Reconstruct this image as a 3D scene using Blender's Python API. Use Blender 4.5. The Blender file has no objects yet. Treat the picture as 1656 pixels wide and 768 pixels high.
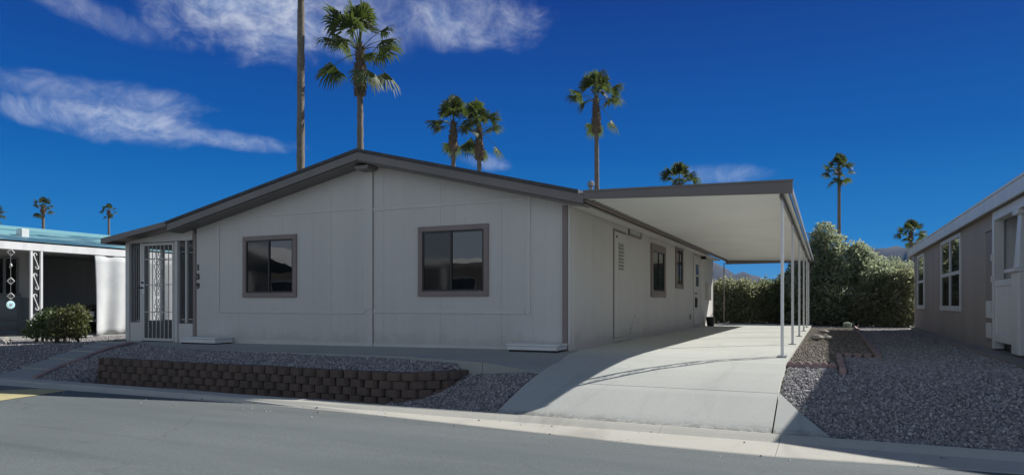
import bpy, bmesh, math, random
import numpy as np
from mathutils import Vector, Matrix
R=math.radians
sc=bpy.context.scene
COL=sc.collection
rng=np.random.default_rng(7)
random.seed(7)

# ------------------------------------------------------------------ helpers
class MB:
    """collects boxes, prisms, tubes and polygons; build() links them as ONE mesh object"""
    def __init__(s,f=None): s.v=[];s.f=[];s.fr=f or (lambda u,n,z:(u,n,z))
    def poly(s,pts):
        b=len(s.v);s.v+= [s.fr(*p) for p in pts];s.f.append(tuple(range(b,b+len(pts))))
    def box(s,a,b):
        (x0,y0,z0),(x1,y1,z1)=a,b
        s.hexa([(x0,y0,z0),(x1,y0,z0),(x1,y1,z0),(x0,y1,z0)],[(x0,y0,z1),(x1,y0,z1),(x1,y1,z1),(x0,y1,z1)])
    def hexa(s,lo,hi):
        b=len(s.v);n=len(lo);s.v+=[s.fr(*p) for p in lo]+[s.fr(*p) for p in hi]
        s.f.append(tuple(range(b+n-1,b-1,-1)));s.f.append(tuple(range(b+n,b+2*n)))
        for i in range(n):
            j=(i+1)%n;s.f.append((b+i,b+j,b+n+j,b+n+i))
    def prism(s,pts,axis,a,b):
        """extrude a 2D outline along axis (0,1,2) from a to b"""
        def put(p,t):
            q=list(p);q.insert(axis,t);return tuple(q)
        s.hexa([put(p,a) for p in pts],[put(p,b) for p in pts])
    def tube(s,pts,r,n=8,cap=True):
        P=[Vector(s.fr(*p)) for p in pts];b=len(s.v)
        rs=r if isinstance(r,(list,tuple)) else [r]*len(P)
        up=None
        for i,p in enumerate(P):
            t=(P[min(i+1,len(P)-1)]-P[max(i-1,0)]).normalized()
            if up is None: up=t.orthogonal().normalized()
            up=(up-t*up.dot(t)).normalized();w=t.cross(up)
            for k in range(n):
                a=2*math.pi*k/n;s.v.append(tuple(p+(up*math.cos(a)+w*math.sin(a))*rs[i]))
        for i in range(len(P)-1):
            for k in range(n):
                k2=(k+1)%n;s.f.append((b+i*n+k,b+i*n+k2,b+(i+1)*n+k2,b+(i+1)*n+k))
        if cap:
            s.f.append(tuple(b+k for k in range(n-1,-1,-1)));e=b+(len(P)-1)*n;s.f.append(tuple(e+k for k in range(n)))
    def ring(s,c,rad,r,e1,e2,n=16,a0=0,a1=2*math.pi,m=5):
        c=Vector(c);e1=Vector(e1);e2=Vector(e2)
        s.tube([tuple(c+(e1*math.cos(a0+(a1-a0)*k/n)+e2*math.sin(a0+(a1-a0)*k/n))*rad) for k in range(n+1)],r,m)
    def build(s,name,mat,parent=None,bevel=0,smooth=False,loc=None):
        me=bpy.data.meshes.new(name);me.from_pydata(s.v,[],s.f)
        bm=bmesh.new();bm.from_mesh(me)
        bmesh.ops.recalc_face_normals(bm,faces=bm.faces)
        if bevel:
            ed=[e for e in bm.edges if len(e.link_faces)==2 and e.calc_face_angle(0)>.6]
            bmesh.ops.bevel(bm,geom=ed,offset=bevel,segments=1,affect='EDGES',clamp_overlap=True)
        bm.to_mesh(me);bm.free()
        return link(name,me,mat,parent,smooth)
def link(name,me,mat,parent=None,smooth=False):
    me.materials.append(mat)
    if smooth: me.polygons.foreach_set('use_smooth',[True]*len(me.polygons))
    o=bpy.data.objects.new(name,me);COL.objects.link(o)
    if parent is not None:
        o.parent=parent
        t=parent.location if parent.parent is None else Vector((0,0,0))
        o.matrix_parent_inverse=Matrix.Translation(-t)
    return o
def mesh_np(name,V,F,mat,parent=None,smooth=False):
    """V (n,3), F (m,k) arrays"""
    me=bpy.data.meshes.new(name);k=F.shape[1]
    me.vertices.add(len(V));me.vertices.foreach_set('co',V.astype(np.float32).ravel())
    me.loops.add(F.size);me.loops.foreach_set('vertex_index',F.astype(np.int32).ravel())
    me.polygons.add(len(F));me.polygons.foreach_set('loop_start',np.arange(0,F.size,k,dtype=np.int32))
    me.polygons.foreach_set('loop_total',np.full(len(F),k,dtype=np.int32))
    me.update(calc_edges=True);me.validate()
    return link(name,me,mat,parent,smooth)
def tag(o,label=None,cat=None,group=None,kind=None):
    if label:o['label']=label
    if cat:o['category']=cat
    if group:o['group']=group
    if kind:o['kind']=kind
    return o
def thing(name,loc,label,cat,group=None):
    o=bpy.data.objects.new(name,None);COL.objects.link(o);o.location=loc;o.empty_display_size=.2
    return tag(o,label,cat,group)
FY=lambda y0:(lambda u,n,z:(u,y0-n,z))       # wall facing -Y at Y=y0
FX=lambda x0:(lambda u,n,z:(x0+n,u,z))       # wall facing +X at X=x0
FXm=lambda x0:(lambda u,n,z:(x0-n,u,z))      # wall facing -X

# ------------------------------------------------------------------ materials
class NT:
    def __init__(s,tree): s.t=tree
    def n(s,typ,**kw):
        nd=s.t.nodes.new(typ)
        for k,v in kw.items():
            if k.startswith('i_'):
                key=k[2:];key=int(key) if key.isdigit() else key.replace('_',' ')
                sock=nd.inputs[key]
                if hasattr(v,'is_output') or isinstance(v,bpy.types.NodeSocket): s.t.links.new(v,sock)
                else: sock.default_value=v
            else: setattr(nd,k,v)
        return nd
    def math(s,op,a,b=None,c=None,clamp=False):
        nd=s.t.nodes.new('ShaderNodeMath');nd.operation=op;nd.use_clamp=clamp
        for i,x in enumerate((a,b,c)):
            if x is None: continue
            if isinstance(x,bpy.types.NodeSocket): s.t.links.new(x,nd.inputs[i])
            else: nd.inputs[i].default_value=x
        return nd.outputs[0]
    def mix(s,fac,a,b,blend='MIX'):
        nd=s.t.nodes.new('ShaderNodeMix');nd.data_type='RGBA';nd.blend_type=blend
        for sock,x in ((nd.inputs[0],fac),(nd.inputs[6],a),(nd.inputs[7],b)):
            if isinstance(x,bpy.types.NodeSocket): s.t.links.new(x,sock)
            elif isinstance(x,(int,float)): sock.default_value=x
            else: sock.default_value=(*x,1) if len(x)==3 else x
        return nd.outputs[2]
    def ramp(s,x,stops,interp='LINEAR'):
        nd=s.t.nodes.new('ShaderNodeValToRGB');cr=nd.color_ramp;cr.interpolation=interp
        while len(cr.elements)<len(stops): cr.elements.new(.5)
        for e,(p,c) in zip(cr.elements,stops): e.position=p;e.color=(*c,1) if len(c)==3 else c
        s.t.links.new(x,nd.inputs[0]);return nd.outputs[0]
    def smooth(s,x,a,b,lo=0.,hi=1.):
        nd=s.t.nodes.new('ShaderNodeMapRange');nd.interpolation_type='SMOOTHSTEP'
        s.t.links.new(x,nd.inputs[0]);nd.inputs[1].default_value=a;nd.inputs[2].default_value=b
        nd.inputs[3].default_value=lo;nd.inputs[4].default_value=hi;return nd.outputs[0]
def newmat(name):
    m=bpy.data.materials.new(name);m.use_nodes=True;t=m.node_tree
    return m,NT(t),t.nodes['Principled BSDF']
def L(nt,a,b): nt.t.links.new(a,b)
def noise(nt,vec,scale,detail=4,rough=.55,dist=0.):
    nd=nt.n('ShaderNodeTexNoise',i_Vector=vec,i_Scale=scale,i_Detail=detail,i_Roughness=rough,i_Distortion=dist);return nd.outputs[0]
def mat(name,c,c2=None,scale=3,rough=.7,bump=0,bscale=40,metal=0,spec=.5,fine=None,streak=False):
    """a base colour, a second tone spread by noise, a fine tone and a bump"""
    m,nt,p=newmat(name)
    pos=nt.n('ShaderNodeNewGeometry').outputs['Position']
    col=None
    if c2:
        v=pos
        if streak: v=nt.n('ShaderNodeMapping',i_Vector=pos,i_Scale=(1,1,.12)).outputs[0]
        f=nt.smooth(noise(nt,v,scale,6,.6,.4),.35,.68)
        col=nt.mix(f,c,c2)
    if fine:
        g=nt.smooth(noise(nt,pos,fine[0],2),.3,.7)
        base=col if col else nt.mix(0.,c,c)
        col=nt.mix(nt.math('MULTIPLY',g,fine[1]),base,fine[2])
    if col: L(nt,col,p.inputs['Base Color'])
    else: p.inputs['Base Color'].default_value=(*c,1)
    p.inputs['Roughness'].default_value=rough;p.inputs['Metallic'].default_value=metal
    p.inputs['Specular IOR Level'].default_value=spec
    if bump:
        b=nt.n('ShaderNodeBump',i_Height=noise(nt,pos,bscale,5,.6),i_Strength=bump,i_Distance=.01)
        L(nt,b.outputs[0],p.inputs['Normal'])
    return m
M={}
M['siding']=mat('siding_paint',(.46,.455,.43),(.40,.40,.385),.9,.55,.12,90,streak=True,fine=(.35,.35,(.48,.47,.44)))
def siding():
    m,nt,p=newmat('grooved_siding');pos=nt.n('ShaderNodeNewGeometry').outputs['Position']
    v=nt.n('ShaderNodeMapping',i_Vector=pos,i_Scale=(1,1,.12)).outputs[0]
    col=nt.mix(nt.smooth(noise(nt,v,.9,6,.6,.4),.35,.68),(.60,.585,.555),(.56,.548,.525))
    col=nt.mix(nt.math('MULTIPLY',nt.smooth(noise(nt,pos,2.6,6,.65),.5,.75),.22),col,(.46,.445,.42))
    xyz=nt.n('ShaderNodeSeparateXYZ',i_0=pos)
    sp=nt.smooth(nt.math('SUBTRACT',nt.math('MULTIPLY',noise(nt,pos,3.2,6,.7),.75),xyz.outputs[2]),.12,.34)
    col=nt.mix(nt.math('MULTIPLY',sp,.28),col,(.36,.32,.27))
    run=nt.smooth(noise(nt,nt.n('ShaderNodeMapping',i_Vector=pos,i_Scale=(3.2,3.2,.10)).outputs[0],2.2,5,.7),.58,.74)
    col=nt.mix(nt.math('MULTIPLY',run,.05),col,(.40,.385,.36))
    L(nt,col,p.inputs['Base Color']);p.inputs['Roughness'].default_value=.6
    u=nt.math('FRACT',nt.math('DIVIDE',nt.math('ADD',nt.math('ADD',xyz.outputs[0],xyz.outputs[1]),50.),.2045))
    g=nt.smooth(nt.math('ABSOLUTE',nt.math('SUBTRACT',u,.5)),.0,.05)
    h=nt.math('ADD',nt.math('MULTIPLY',g,.35),nt.math('MULTIPLY',noise(nt,nt.n('ShaderNodeMapping',i_Vector=pos,i_Scale=(9,9,.6)).outputs[0],4,5,.7),.25))
    b=nt.n('ShaderNodeBump',i_Height=h,i_Strength=.6,i_Distance=.012);L(nt,b.outputs[0],p.inputs['Normal']);return m
M['siding']=siding()
M['trimpaint']=mat('beige_trim',(.61,.595,.565),(.57,.555,.53),1.3,.5,.08,70,streak=True)
M['mauve']=mat('mauve_trim',(.25,.20,.19),(.21,.17,.162),2.2,.55,.1,60,streak=True)
M['fascia']=mat('fascia_metal',(.18,.162,.157),(.15,.137,.133),1.2,.45,.04,30,streak=True)
M['white']=mat('white_enamel',(.74,.75,.75),(.64,.65,.65),2.5,.4,.05,40,streak=True)
M['ceiling']=mat('ceiling_panel',(.82,.82,.79),(.77,.77,.74),.8,.5)
M['shingle']=mat('shingle',(.045,.047,.052),(.075,.075,.08),5,.9,.6,50,fine=(60,.5,(.1,.1,.1)))
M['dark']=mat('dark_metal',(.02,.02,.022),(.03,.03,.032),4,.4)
M['black']=mat('black_paint',(.008,.008,.009),(.014,.014,.015),9,.4)
M['alu']=mat('grey_aluminium',(.30,.31,.32),(.24,.25,.26),3,.4,metal=.3)
M['taupe']=mat('taupe_siding',(.37,.325,.285),(.32,.285,.25),1.1,.65,.12,70,streak=True)
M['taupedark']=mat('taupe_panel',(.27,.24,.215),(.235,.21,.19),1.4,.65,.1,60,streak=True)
M['teal']=mat('blue_metal_roof',(.15,.36,.42),(.10,.26,.33),1.6,.45,.05,20)
def patchy_roof():
    m,nt,p=newmat('patchy_blue_roof');pos=nt.n('ShaderNodeNewGeometry').outputs['Position']
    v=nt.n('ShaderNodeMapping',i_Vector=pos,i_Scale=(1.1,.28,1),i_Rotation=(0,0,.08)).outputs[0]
    f=nt.smooth(noise(nt,v,.8,5,.6,.9),.49,.56)  # noise mask for dark bands drawn out along Y
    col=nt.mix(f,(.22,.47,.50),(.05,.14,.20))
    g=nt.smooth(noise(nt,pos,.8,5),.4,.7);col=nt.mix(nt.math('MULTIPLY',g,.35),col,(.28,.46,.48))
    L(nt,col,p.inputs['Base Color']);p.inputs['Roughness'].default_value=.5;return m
M['roofblue']=patchy_roof()
M['leftwall']=mat('grey_wall',(.55,.55,.54),(.48,.48,.47),1.2,.7,.08,40,streak=True)
M['leftlower']=mat('blue_grey_panel',(.27,.30,.32),(.23,.26,.28),1.2,.7)
M['cloth']=mat('canvas',(.55,.57,.57),(.49,.51,.515),2.5,.85,.1,120)
M['block']=mat('concrete_block',(.14,.098,.078),(.088,.066,.056),2.6,.95,.7,60,fine=(90,.5,(.165,.125,.105)))
M['mauvebrick']=mat('pink_concrete',(.40,.27,.25),(.30,.205,.195),9,.9,.6,70,fine=(120,.4,(.4,.29,.26)))
M['timber']=mat('pink_timber',(.36,.26,.25),(.27,.195,.19),6,.9,.5,60)
M['carpaint']=mat('black_car_paint',(.008,.009,.012),(.010,.011,.014),3,.18)
M['tyre']=mat('tyre_rubber',(.012,.012,.012),(.02,.02,.02),9,.9)
M['lens']=mat('lamp_lens',(.55,.56,.55),(.45,.46,.46),9,.15)
M['trunk']=None
def concrete(name,c,c2,stain):
    m,nt,p=newmat(name);pos=nt.n('ShaderNodeNewGeometry').outputs['Position']
    a=nt.smooth(noise(nt,pos,.55,6,.62,.6),.3,.7)
    col=nt.mix(a,c,c2)
    st=nt.smooth(noise(nt,nt.n('ShaderNodeMapping',i_Vector=pos,i_Location=(3.3,1.2,0),i_Scale=(1.6,.45,1)).outputs[0],1.1,7,.65,.8),.56,.76)
    col=nt.mix(nt.math('MULTIPLY',st,.5),col,stain)
    sp=nt.smooth(noise(nt,pos,55,3,.7),.35,.75)
    col=nt.mix(nt.math('MULTIPLY',sp,.28),col,tuple(x*.62 for x in c))
    spots=nt.n('ShaderNodeTexVoronoi',i_Vector=pos,i_Scale=2.3);spots.feature='F1'
    if name.startswith('drive'):
        yy=nt.n('ShaderNodeSeparateXYZ',i_0=pos).outputs[1]
        edge=nt.smooth(nt.math('ADD',yy,nt.math('MULTIPLY',noise(nt,pos,5,5,.7),.22)),-3.26,-3.02,1,0)
        col=nt.mix(nt.math('MULTIPLY',edge,nt.math('MULTIPLY',nt.smooth(noise(nt,pos,18,4,.7),.3,.62),.85)),col,(.15,.145,.13))
    d=nt.smooth(nt.math('ADD',spots.outputs['Distance'],nt.math('MULTIPLY',noise(nt,pos,25,3),.08)),.055,.085,1,0)
    col=nt.mix(nt.math('MULTIPLY',d,.35),col,stain)
    L(nt,col,p.inputs['Base Color']);p.inputs['Roughness'].default_value=.88;p.inputs['Specular IOR Level'].default_value=.3
    b=nt.n('ShaderNodeBump',i_Height=noise(nt,pos,70,5,.7),i_Strength=.35,i_Distance=.006);L(nt,b.outputs[0],p.inputs['Normal'])
    return m
M['drive']=concrete('driveway_concrete',(.55,.56,.52),(.49,.505,.47),(.34,.35,.33))
M['patio']=concrete('patio_concrete',(.40,.41,.385),(.34,.35,.335),(.25,.255,.245))
M['gutter']=concrete('gutter_concrete',(.56,.545,.48),(.49,.48,.43),(.30,.29,.26))
def asphalt():
    m,nt,p=newmat('asphalt');pos=nt.n('ShaderNodeNewGeometry').outputs['Position']
    v=nt.n('ShaderNodeMapping',i_Vector=pos,i_Scale=(.25,1.3,1)).outputs[0]
    a=nt.smooth(noise(nt,v,.9,6,.6,.5),.32,.68)
    col=nt.mix(a,(.142,.168,.174),(.185,.212,.218))
    b=nt.smooth(noise(nt,pos,.35,5,.6),.45,.7)
    col=nt.mix(nt.math('MULTIPLY',b,.6),col,(.14,.162,.163))
    s1=nt.smooth(noise(nt,pos,75,3,.75),.38,.66)
    col=nt.mix(nt.math('MULTIPLY',s1,.5),col,(.07,.078,.078))
    s2=nt.smooth(noise(nt,pos,90,2,.6),.66,.74)
    col=nt.mix(nt.math('MULTIPLY',s2,.5),col,(.38,.39,.38))
    # tyre streaks following the lane
    w=nt.n('ShaderNodeMapping',i_Vector=pos,i_Scale=(.06,2.6,1)).outputs[0]
    tr=nt.smooth(noise(nt,w,1.3,5,.6,.3),.55,.72)
    col=nt.mix(nt.math('MULTIPLY',tr,.55),col,(.10,.115,.116))
    vc=nt.n('ShaderNodeTexVoronoi',i_Vector=nt.n('ShaderNodeVectorMath',i_0=pos,i_1=(0,0,0)).outputs[0],i_Scale=.42);vc.feature='DISTANCE_TO_EDGE'
    wv_=nt.n('ShaderNodeTexNoise',i_Vector=pos,i_Scale=1.7,i_Detail=4.).outputs[1]
    va=nt.n('ShaderNodeVectorMath',operation='SCALE');L(nt,wv_,va.inputs[0]);va.inputs[3].default_value=.7
    vb=nt.n('ShaderNodeVectorMath',operation='ADD');L(nt,pos,vb.inputs[0]);L(nt,va.outputs[0],vb.inputs[1]);L(nt,vb.outputs[0],vc.inputs['Vector'])
    crack=nt.math('MULTIPLY',nt.smooth(vc.outputs['Distance'],.002,.011,1,0),nt.smooth(noise(nt,pos,.5,3),.50,.62))
    col=nt.mix(nt.math('MULTIPLY',crack,.3),col,(.06,.065,.066))
    oil=nt.smooth(noise(nt,nt.n('ShaderNodeMapping',i_Vector=pos,i_Scale=(.5,1.4,1)).outputs[0],1.0,6,.7),.62,.78)
    col=nt.mix(nt.math('MULTIPLY',oil,.45),col,(.085,.095,.096))
    dust=nt.smooth(nt.math('ADD',nt.n('ShaderNodeSeparateXYZ',i_0=pos).outputs[1],nt.math('MULTIPLY',noise(nt,pos,2.2,5,.65),.9)),-4.3,-3.3)
    col=nt.mix(nt.math('MULTIPLY',dust,.10),col,(.26,.255,.23))
    L(nt,col,p.inputs['Base Color']);p.inputs['Roughness'].default_value=.85;p.inputs['Specular IOR Level'].default_value=.3
    bb=nt.n('ShaderNodeBump',i_Height=noise(nt,pos,120,3,.7),i_Strength=.5,i_Distance=.008);L(nt,bb.outputs[0],p.inputs['Normal'])
    return m
M['asphalt']=asphalt()
def stones(name,stops,bumpscale=None):
    m,nt,p=newmat(name);g=nt.n('ShaderNodeNewGeometry')
    col=nt.ramp(g.outputs['Random Per Island'],stops)
    col=nt.mix(nt.math('MULTIPLY',nt.smooth(noise(nt,g.outputs['Position'],60,3),.35,.7),.35),col,(.14,.13,.135))
    L(nt,col,p.inputs['Base Color']);p.inputs['Roughness'].default_value=.85;return m
M['gravel']=stones('grey_gravel',[(0,(.19,.184,.19)),(.35,(.30,.289,.293)),(.65,(.385,.368,.367)),(.88,(.47,.447,.44)),(1,(.60,.58,.57))])
M['pebble']=stones('brown_pebbles',[(0,(.10,.085,.07)),(.5,(.24,.205,.165)),(.85,(.34,.30,.25)),(1,(.45,.42,.37))])
def ground():
    m,nt,p=newmat('desert_ground');pos=nt.n('ShaderNodeNewGeometry').outputs['Position']
    vo=nt.n('ShaderNodeTexVoronoi',i_Vector=pos,i_Scale=24.)
    sep=nt.n('ShaderNodeSeparateColor',i_Color=vo.outputs['Color'])
    col=nt.ramp(sep.outputs[0],[(0,(.12,.115,.12)),(.5,(.24,.225,.225)),(1,(.40,.375,.36))])
    far=nt.n('ShaderNodeVectorMath',operation='LENGTH');L(nt,pos,far.inputs[0])
    tan=nt.mix(nt.smooth(noise(nt,pos,.3,6),.35,.65),(.25,.215,.17),(.33,.29,.235))
    col=nt.mix(nt.smooth(far.outputs['Value'],18,30),col,tan)
    L(nt,col,p.inputs['Base Color']);p.inputs['Roughness'].default_value=.95
    b=nt.n('ShaderNodeBump',i_Height=vo.outputs['Distance'],i_Strength=.9,i_Distance=-.02);L(nt,b.outputs[0],p.inputs['Normal'])
    return m
M['ground']=ground()
M['dirt']=mat('dirt',(.20,.17,.135),(.15,.13,.105),4,.95,.9,50,fine=(70,.5,(.28,.25,.2)))
def leafmat(name,stops,trans=.25,tcol=(.12,.18,.03),rough=.55):
    m,nt,p=newmat(name);g=nt.n('ShaderNodeNewGeometry')
    col=nt.ramp(g.outputs['Random Per Island'],stops)
    n2=nt.smooth(noise(nt,g.outputs['Position'],1.1,4),.35,.65)
    col=nt.mix(nt.math('MULTIPLY',n2,.45),col,stops[len(stops)//2][1],'MIX')
    L(nt,col,p.inputs['Base Color']);p.inputs['Roughness'].default_value=rough
    tr=nt.n('ShaderNodeBsdfTranslucent');tr.inputs[0].default_value=(*tcol,1)
    mx=nt.n('ShaderNodeMixShader',i_0=trans);L(nt,p.outputs[0],mx.inputs[1]);L(nt,tr.outputs[0],mx.inputs[2])
    out=[n for n in nt.t.nodes if n.type=='OUTPUT_MATERIAL'][0];L(nt,mx.outputs[0],out.inputs[0]);return m
M['oleander']=leafmat('grey_green_leaves',[(0,(.06,.08,.05)),(.45,(.14,.165,.11)),(.8,(.27,.295,.215)),(1,(.44,.46,.36))],.5,(.42,.48,.30),.5)
M['sage']=leafmat('pale_yellow_green_leaves',[(0,(.06,.07,.04)),(.5,(.13,.145,.09)),(.85,(.22,.235,.15)),(1,(.32,.33,.23))],.48,(.42,.44,.25),.5)
M['darkleaf']=leafmat('dark_green_leaves',[(0,(.03,.042,.024)),(.5,(.065,.085,.045)),(1,(.15,.17,.10))],.45,(.34,.38,.18),.45)
M['olive']=leafmat('olive_brown_leaves',[(0,(.04,.042,.018)),(.5,(.10,.105,.045)),(.85,(.18,.175,.075)),(1,(.28,.25,.12))])
M['fresh']=leafmat('fresh_green_leaves',[(0,(.03,.05,.02)),(.5,(.07,.11,.045)),(1,(.15,.2,.09))])
M['frond']=leafmat('palm_frond',[(0,(.025,.042,.018)),(.5,(.055,.08,.03)),(1,(.11,.13,.05))],.38,(.13,.18,.035),.6)
M['bark']=mat('palm_bark',(.15,.135,.11),(.10,.09,.075),3,.95,.8,18,fine=(14,.6,(.22,.2,.17)))
M['boots']=mat('palm_leaf_bases',(.12,.09,.065),(.07,.055,.04),8,.95,.6,25,fine=(30,.4,(.24,.2,.15)))
M['stem']=mat('woody_stem',(.07,.055,.04),(.10,.085,.065),6,.9)
def glass(name,base,ior,rough=.015):
    m,nt,p=newmat(name);p.inputs['Base Color'].default_value=(*base,1);p.inputs['Roughness'].default_value=rough
    p.inputs['IOR'].default_value=ior
    pos=nt.n('ShaderNodeNewGeometry').outputs['Position']
    b=nt.n('ShaderNodeBump',i_Height=noise(nt,pos,1.6,2),i_Strength=.08,i_Distance=.02);L(nt,b.outputs[0],p.inputs['Normal'])
    return m
M['pane']=glass('window_glass',(.010,.012,.014),2.0)
M['screenpane']=glass('screened_glass',(.016,.018,.02),1.6,.06)
def screen(name,c,a):
    m,nt,p=newmat(name);p.inputs['Base Color'].default_value=(*c,1);p.inputs['Alpha'].default_value=a;p.inputs['Roughness'].default_value=.8;return m
M['screen']=screen('insect_screen',(.16,.165,.17),.2)
M['lattice']=screen('shade_screen',(.13,.135,.14),.93)
M['yellow']=mat('yellow_road_paint',(.62,.54,.25),(.5,.44,.22),3,.8,.3,80,fine=(60,.35,(.35,.33,.25)))
M['mountain']=mat('mountain_rock',(.062,.058,.056),(.040,.040,.042),.004,.95)
M['rock']=mat('pale_rock',(.42,.40,.36),(.30,.28,.25),6,.9,.8,25)
M['greenrock']=mat('pale_green_rock',(.36,.42,.33),(.28,.33,.26),6,.9,.6,25)
M['plate']=mat('plate_white',(.6,.62,.64),(.55,.57,.6),6,.4)
M['disc']=mat('glazed_disc',(.45,.72,.78),(.6,.8,.84),8,.2)
M['ornmetal']=mat('pewter',(.42,.42,.40),(.3,.3,.29),9,.4,metal=.5)
M['stucco']=mat('cream_stucco',(.50,.46,.38),(.44,.40,.33),1.5,.8,.2,50)

# ------------------------------------------------------------------ world, sun, camera
CAM=Vector((3.687,-10.164,.728))
SUND=Vector((.93,1.03,1.0)).normalized()         # towards the sun
elev=math.asin(SUND.z);azim=math.atan2(SUND.x,SUND.y)
w=bpy.data.worlds.new('World');sc.world=w;w.use_nodes=True
nt=NT(w.node_tree);bg=w.node_tree.nodes['Background']
tc=nt.n('ShaderNodeTexCoord').outputs['Generated']
d=nt.n('ShaderNodeVectorMath',operation='NORMALIZE');L(nt,tc,d.inputs[0]);d=d.outputs[0]
xyz=nt.n('ShaderNodeSeparateXYZ',i_0=d)
sky=nt.n('ShaderNodeTexSky');sky.sky_type='NISHITA';sky.sun_disc=False;sky.sun_elevation=elev;sky.sun_rotation=azim
sky.air_density=1.;sky.dust_density=.2;sky.ozone_density=4.;sky.altitude=400
el=nt.math('ARCSINE',xyz.outputs[2]);az=nt.math('ARCTAN2',xyz.outputs[0],xyz.outputs[1])
# the deep polarised blue of the photograph ahead, unseen paler sky added behind to fill the gable wall
deep=nt.ramp(nt.math('MULTIPLY',el,1/R(60),clamp=True),[(0,(.8,2.8,5.2)),(.08,(.06,1.5,4.2)),(.2,(.0,.80,3.2)),(.3,(.02,.52,2.6)),(.4,(.03,.30,1.95)),(.62,(.10,.28,1.0)),(1,(.15,.30,.75))])
pale=nt.ramp(nt.math('MULTIPLY',el,1/R(60),clamp=True),[(0,(4.9,5.4,5.8)),(.35,(2.9,3.5,4.3)),(.8,(.7,1.0,1.6)),(1,(.4,.6,1.1))])
back=nt.smooth(nt.math('MULTIPLY',xyz.outputs[1],-1.),-.15,.5)
base=nt.mix(back,deep,pale)
base=nt.mix(.02,base,sky.outputs[0])
def blob(a0,e0,ra,re,tilt=0.):
    """1 inside a soft ellipse of the sky round azimuth a0, elevation e0 (degrees)"""
    da=nt.math('SUBTRACT',az,R(a0));de=nt.math('SUBTRACT',el,R(e0))
    if tilt: de=nt.math('SUBTRACT',de,nt.math('MULTIPLY',da,tilt))
    q=nt.math('ADD',nt.math('POWER',nt.math('ABSOLUTE',nt.math('DIVIDE',da,R(ra))),2.),nt.math('POWER',nt.math('ABSOLUTE',nt.math('DIVIDE',de,R(re))),2.))
    return nt.math('SUBTRACT',1.,q)
def pix(x,y):
    l=(x-828)/1107.3;v=(491.5-y)/1107.3
    return math.degrees(math.atan(l))-24.68, math.degrees(math.atan2(v,math.hypot(1,l)))
azel=nt.n('ShaderNodeCombineXYZ',i_0=az,i_1=el,i_2=0.).outputs[0]
wob=nt.n('ShaderNodeTexNoise',i_Vector=nt.n('ShaderNodeMapping',i_Vector=azel,i_Scale=(3.5,5,1)).outputs[0],i_Scale=1.5,i_Detail=3.).outputs[1]
wv=nt.n('ShaderNodeVectorMath',operation='SUBTRACT');L(nt,wob,wv.inputs[0]);wv.inputs[1].default_value=(.5,.5,.5)
ws=nt.n('ShaderNodeVectorMath',operation='SCALE');L(nt,wv.outputs[0],ws.inputs[0]);ws.inputs[3].default_value=.085
wa=nt.n('ShaderNodeVectorMath',operation='ADD');L(nt,azel,wa.inputs[0]);L(nt,ws.outputs[0],wa.inputs[1])
flow=nt.n('ShaderNodeMapping',i_Vector=wa.outputs[0],i_Scale=(4.2,9.5,1),i_Rotation=(0,0,.0)).outputs[0]
n1=noise(nt,flow,1.5,9,.56,.1);n2=noise(nt,nt.n('ShaderNodeMapping',i_Vector=wa.outputs[0],i_Scale=(7,9,1)).outputs[0],3.5,9,.68,.3)
cl=nt.math('ADD',nt.math('MULTIPLY',n1,.68),nt.math('MULTIPLY',n2,.32))
def cloud(x,y,ra,re,tilt,dens,lo=.48,hi=1.02,k=.42):
    a0,e0=pix(x,y)
    m_=nt.math('MULTIPLY',blob(a0,e0,ra,re,tilt),k)
    return nt.math('MULTIPLY',nt.smooth(nt.math('ADD',cl,nt.math('MAXIMUM',m_,-.6)),lo+.10,hi+.10),dens)
cs=[cloud(400,5,11,5.0,-.02,.85),cloud(700,25,12,3.0,-.06,.62),cloud(560,15,9,4.4,0,.55),cloud(190,196,9.5,1.9,-.04,.8),cloud(340,222,8,1.0,-.06,.6),cloud(230,168,6,1.6,.0,.45),
    cloud(110,150,6,1.4,-.02,.35),cloud(785,262,2.8,.9,-.15,.45),cloud(1170,283,5.0,1.1,-.05,.30),cloud(140,15,6,1.5,-.25,.28)]
tot=cs[0]
for c_ in cs[1:]: tot=nt.math('MAXIMUM',tot,c_)
gen=nt.math('MULTIPLY',nt.smooth(cl,.50,.72),nt.math('MULTIPLY',back,.75))  # unseen bright clouds behind the viewer, added as fill for the gable wall
tot=nt.math('MAXIMUM',tot,gen,clamp=True)
ccol=nt.mix(nt.smooth(n2,.3,.7),(2.4,3.3,5.2),(6.6,7.0,7.6))
skyc=nt.mix(tot,base,ccol)
L(nt,skyc,bg.inputs[0]);bg.inputs[1].default_value=.1
sun=bpy.data.lights.new('sun','SUN');sun.energy=5.;sun.angle=R(.5);sun.color=(1,.965,.905)
so=bpy.data.objects.new('sun',sun);COL.objects.link(so);so.rotation_euler=SUND.to_track_quat('Z','Y').to_euler();so.location=(0,0,30)
cam=bpy.data.cameras.new('camera');co=bpy.data.objects.new('camera',cam);COL.objects.link(co);sc.camera=co
cam.sensor_width=36;cam.sensor_fit='HORIZONTAL';cam.lens=1107.3/1656*36;cam.shift_y=107.5/1656;cam.clip_start=.1;cam.clip_end=20000
co.location=CAM;co.rotation_euler=(R(90),0,R(24.6786))
vs=sc.view_settings;vs.view_transform='Standard';vs.look='None';vs.exposure=.32;vs.gamma=1
sc.cycles.use_denoising=True;sc.cycles.max_bounces=8;sc.cycles.transparent_max_bounces=12;sc.cycles.caustics_reflective=False;sc.cycles.caustics_refractive=False

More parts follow.
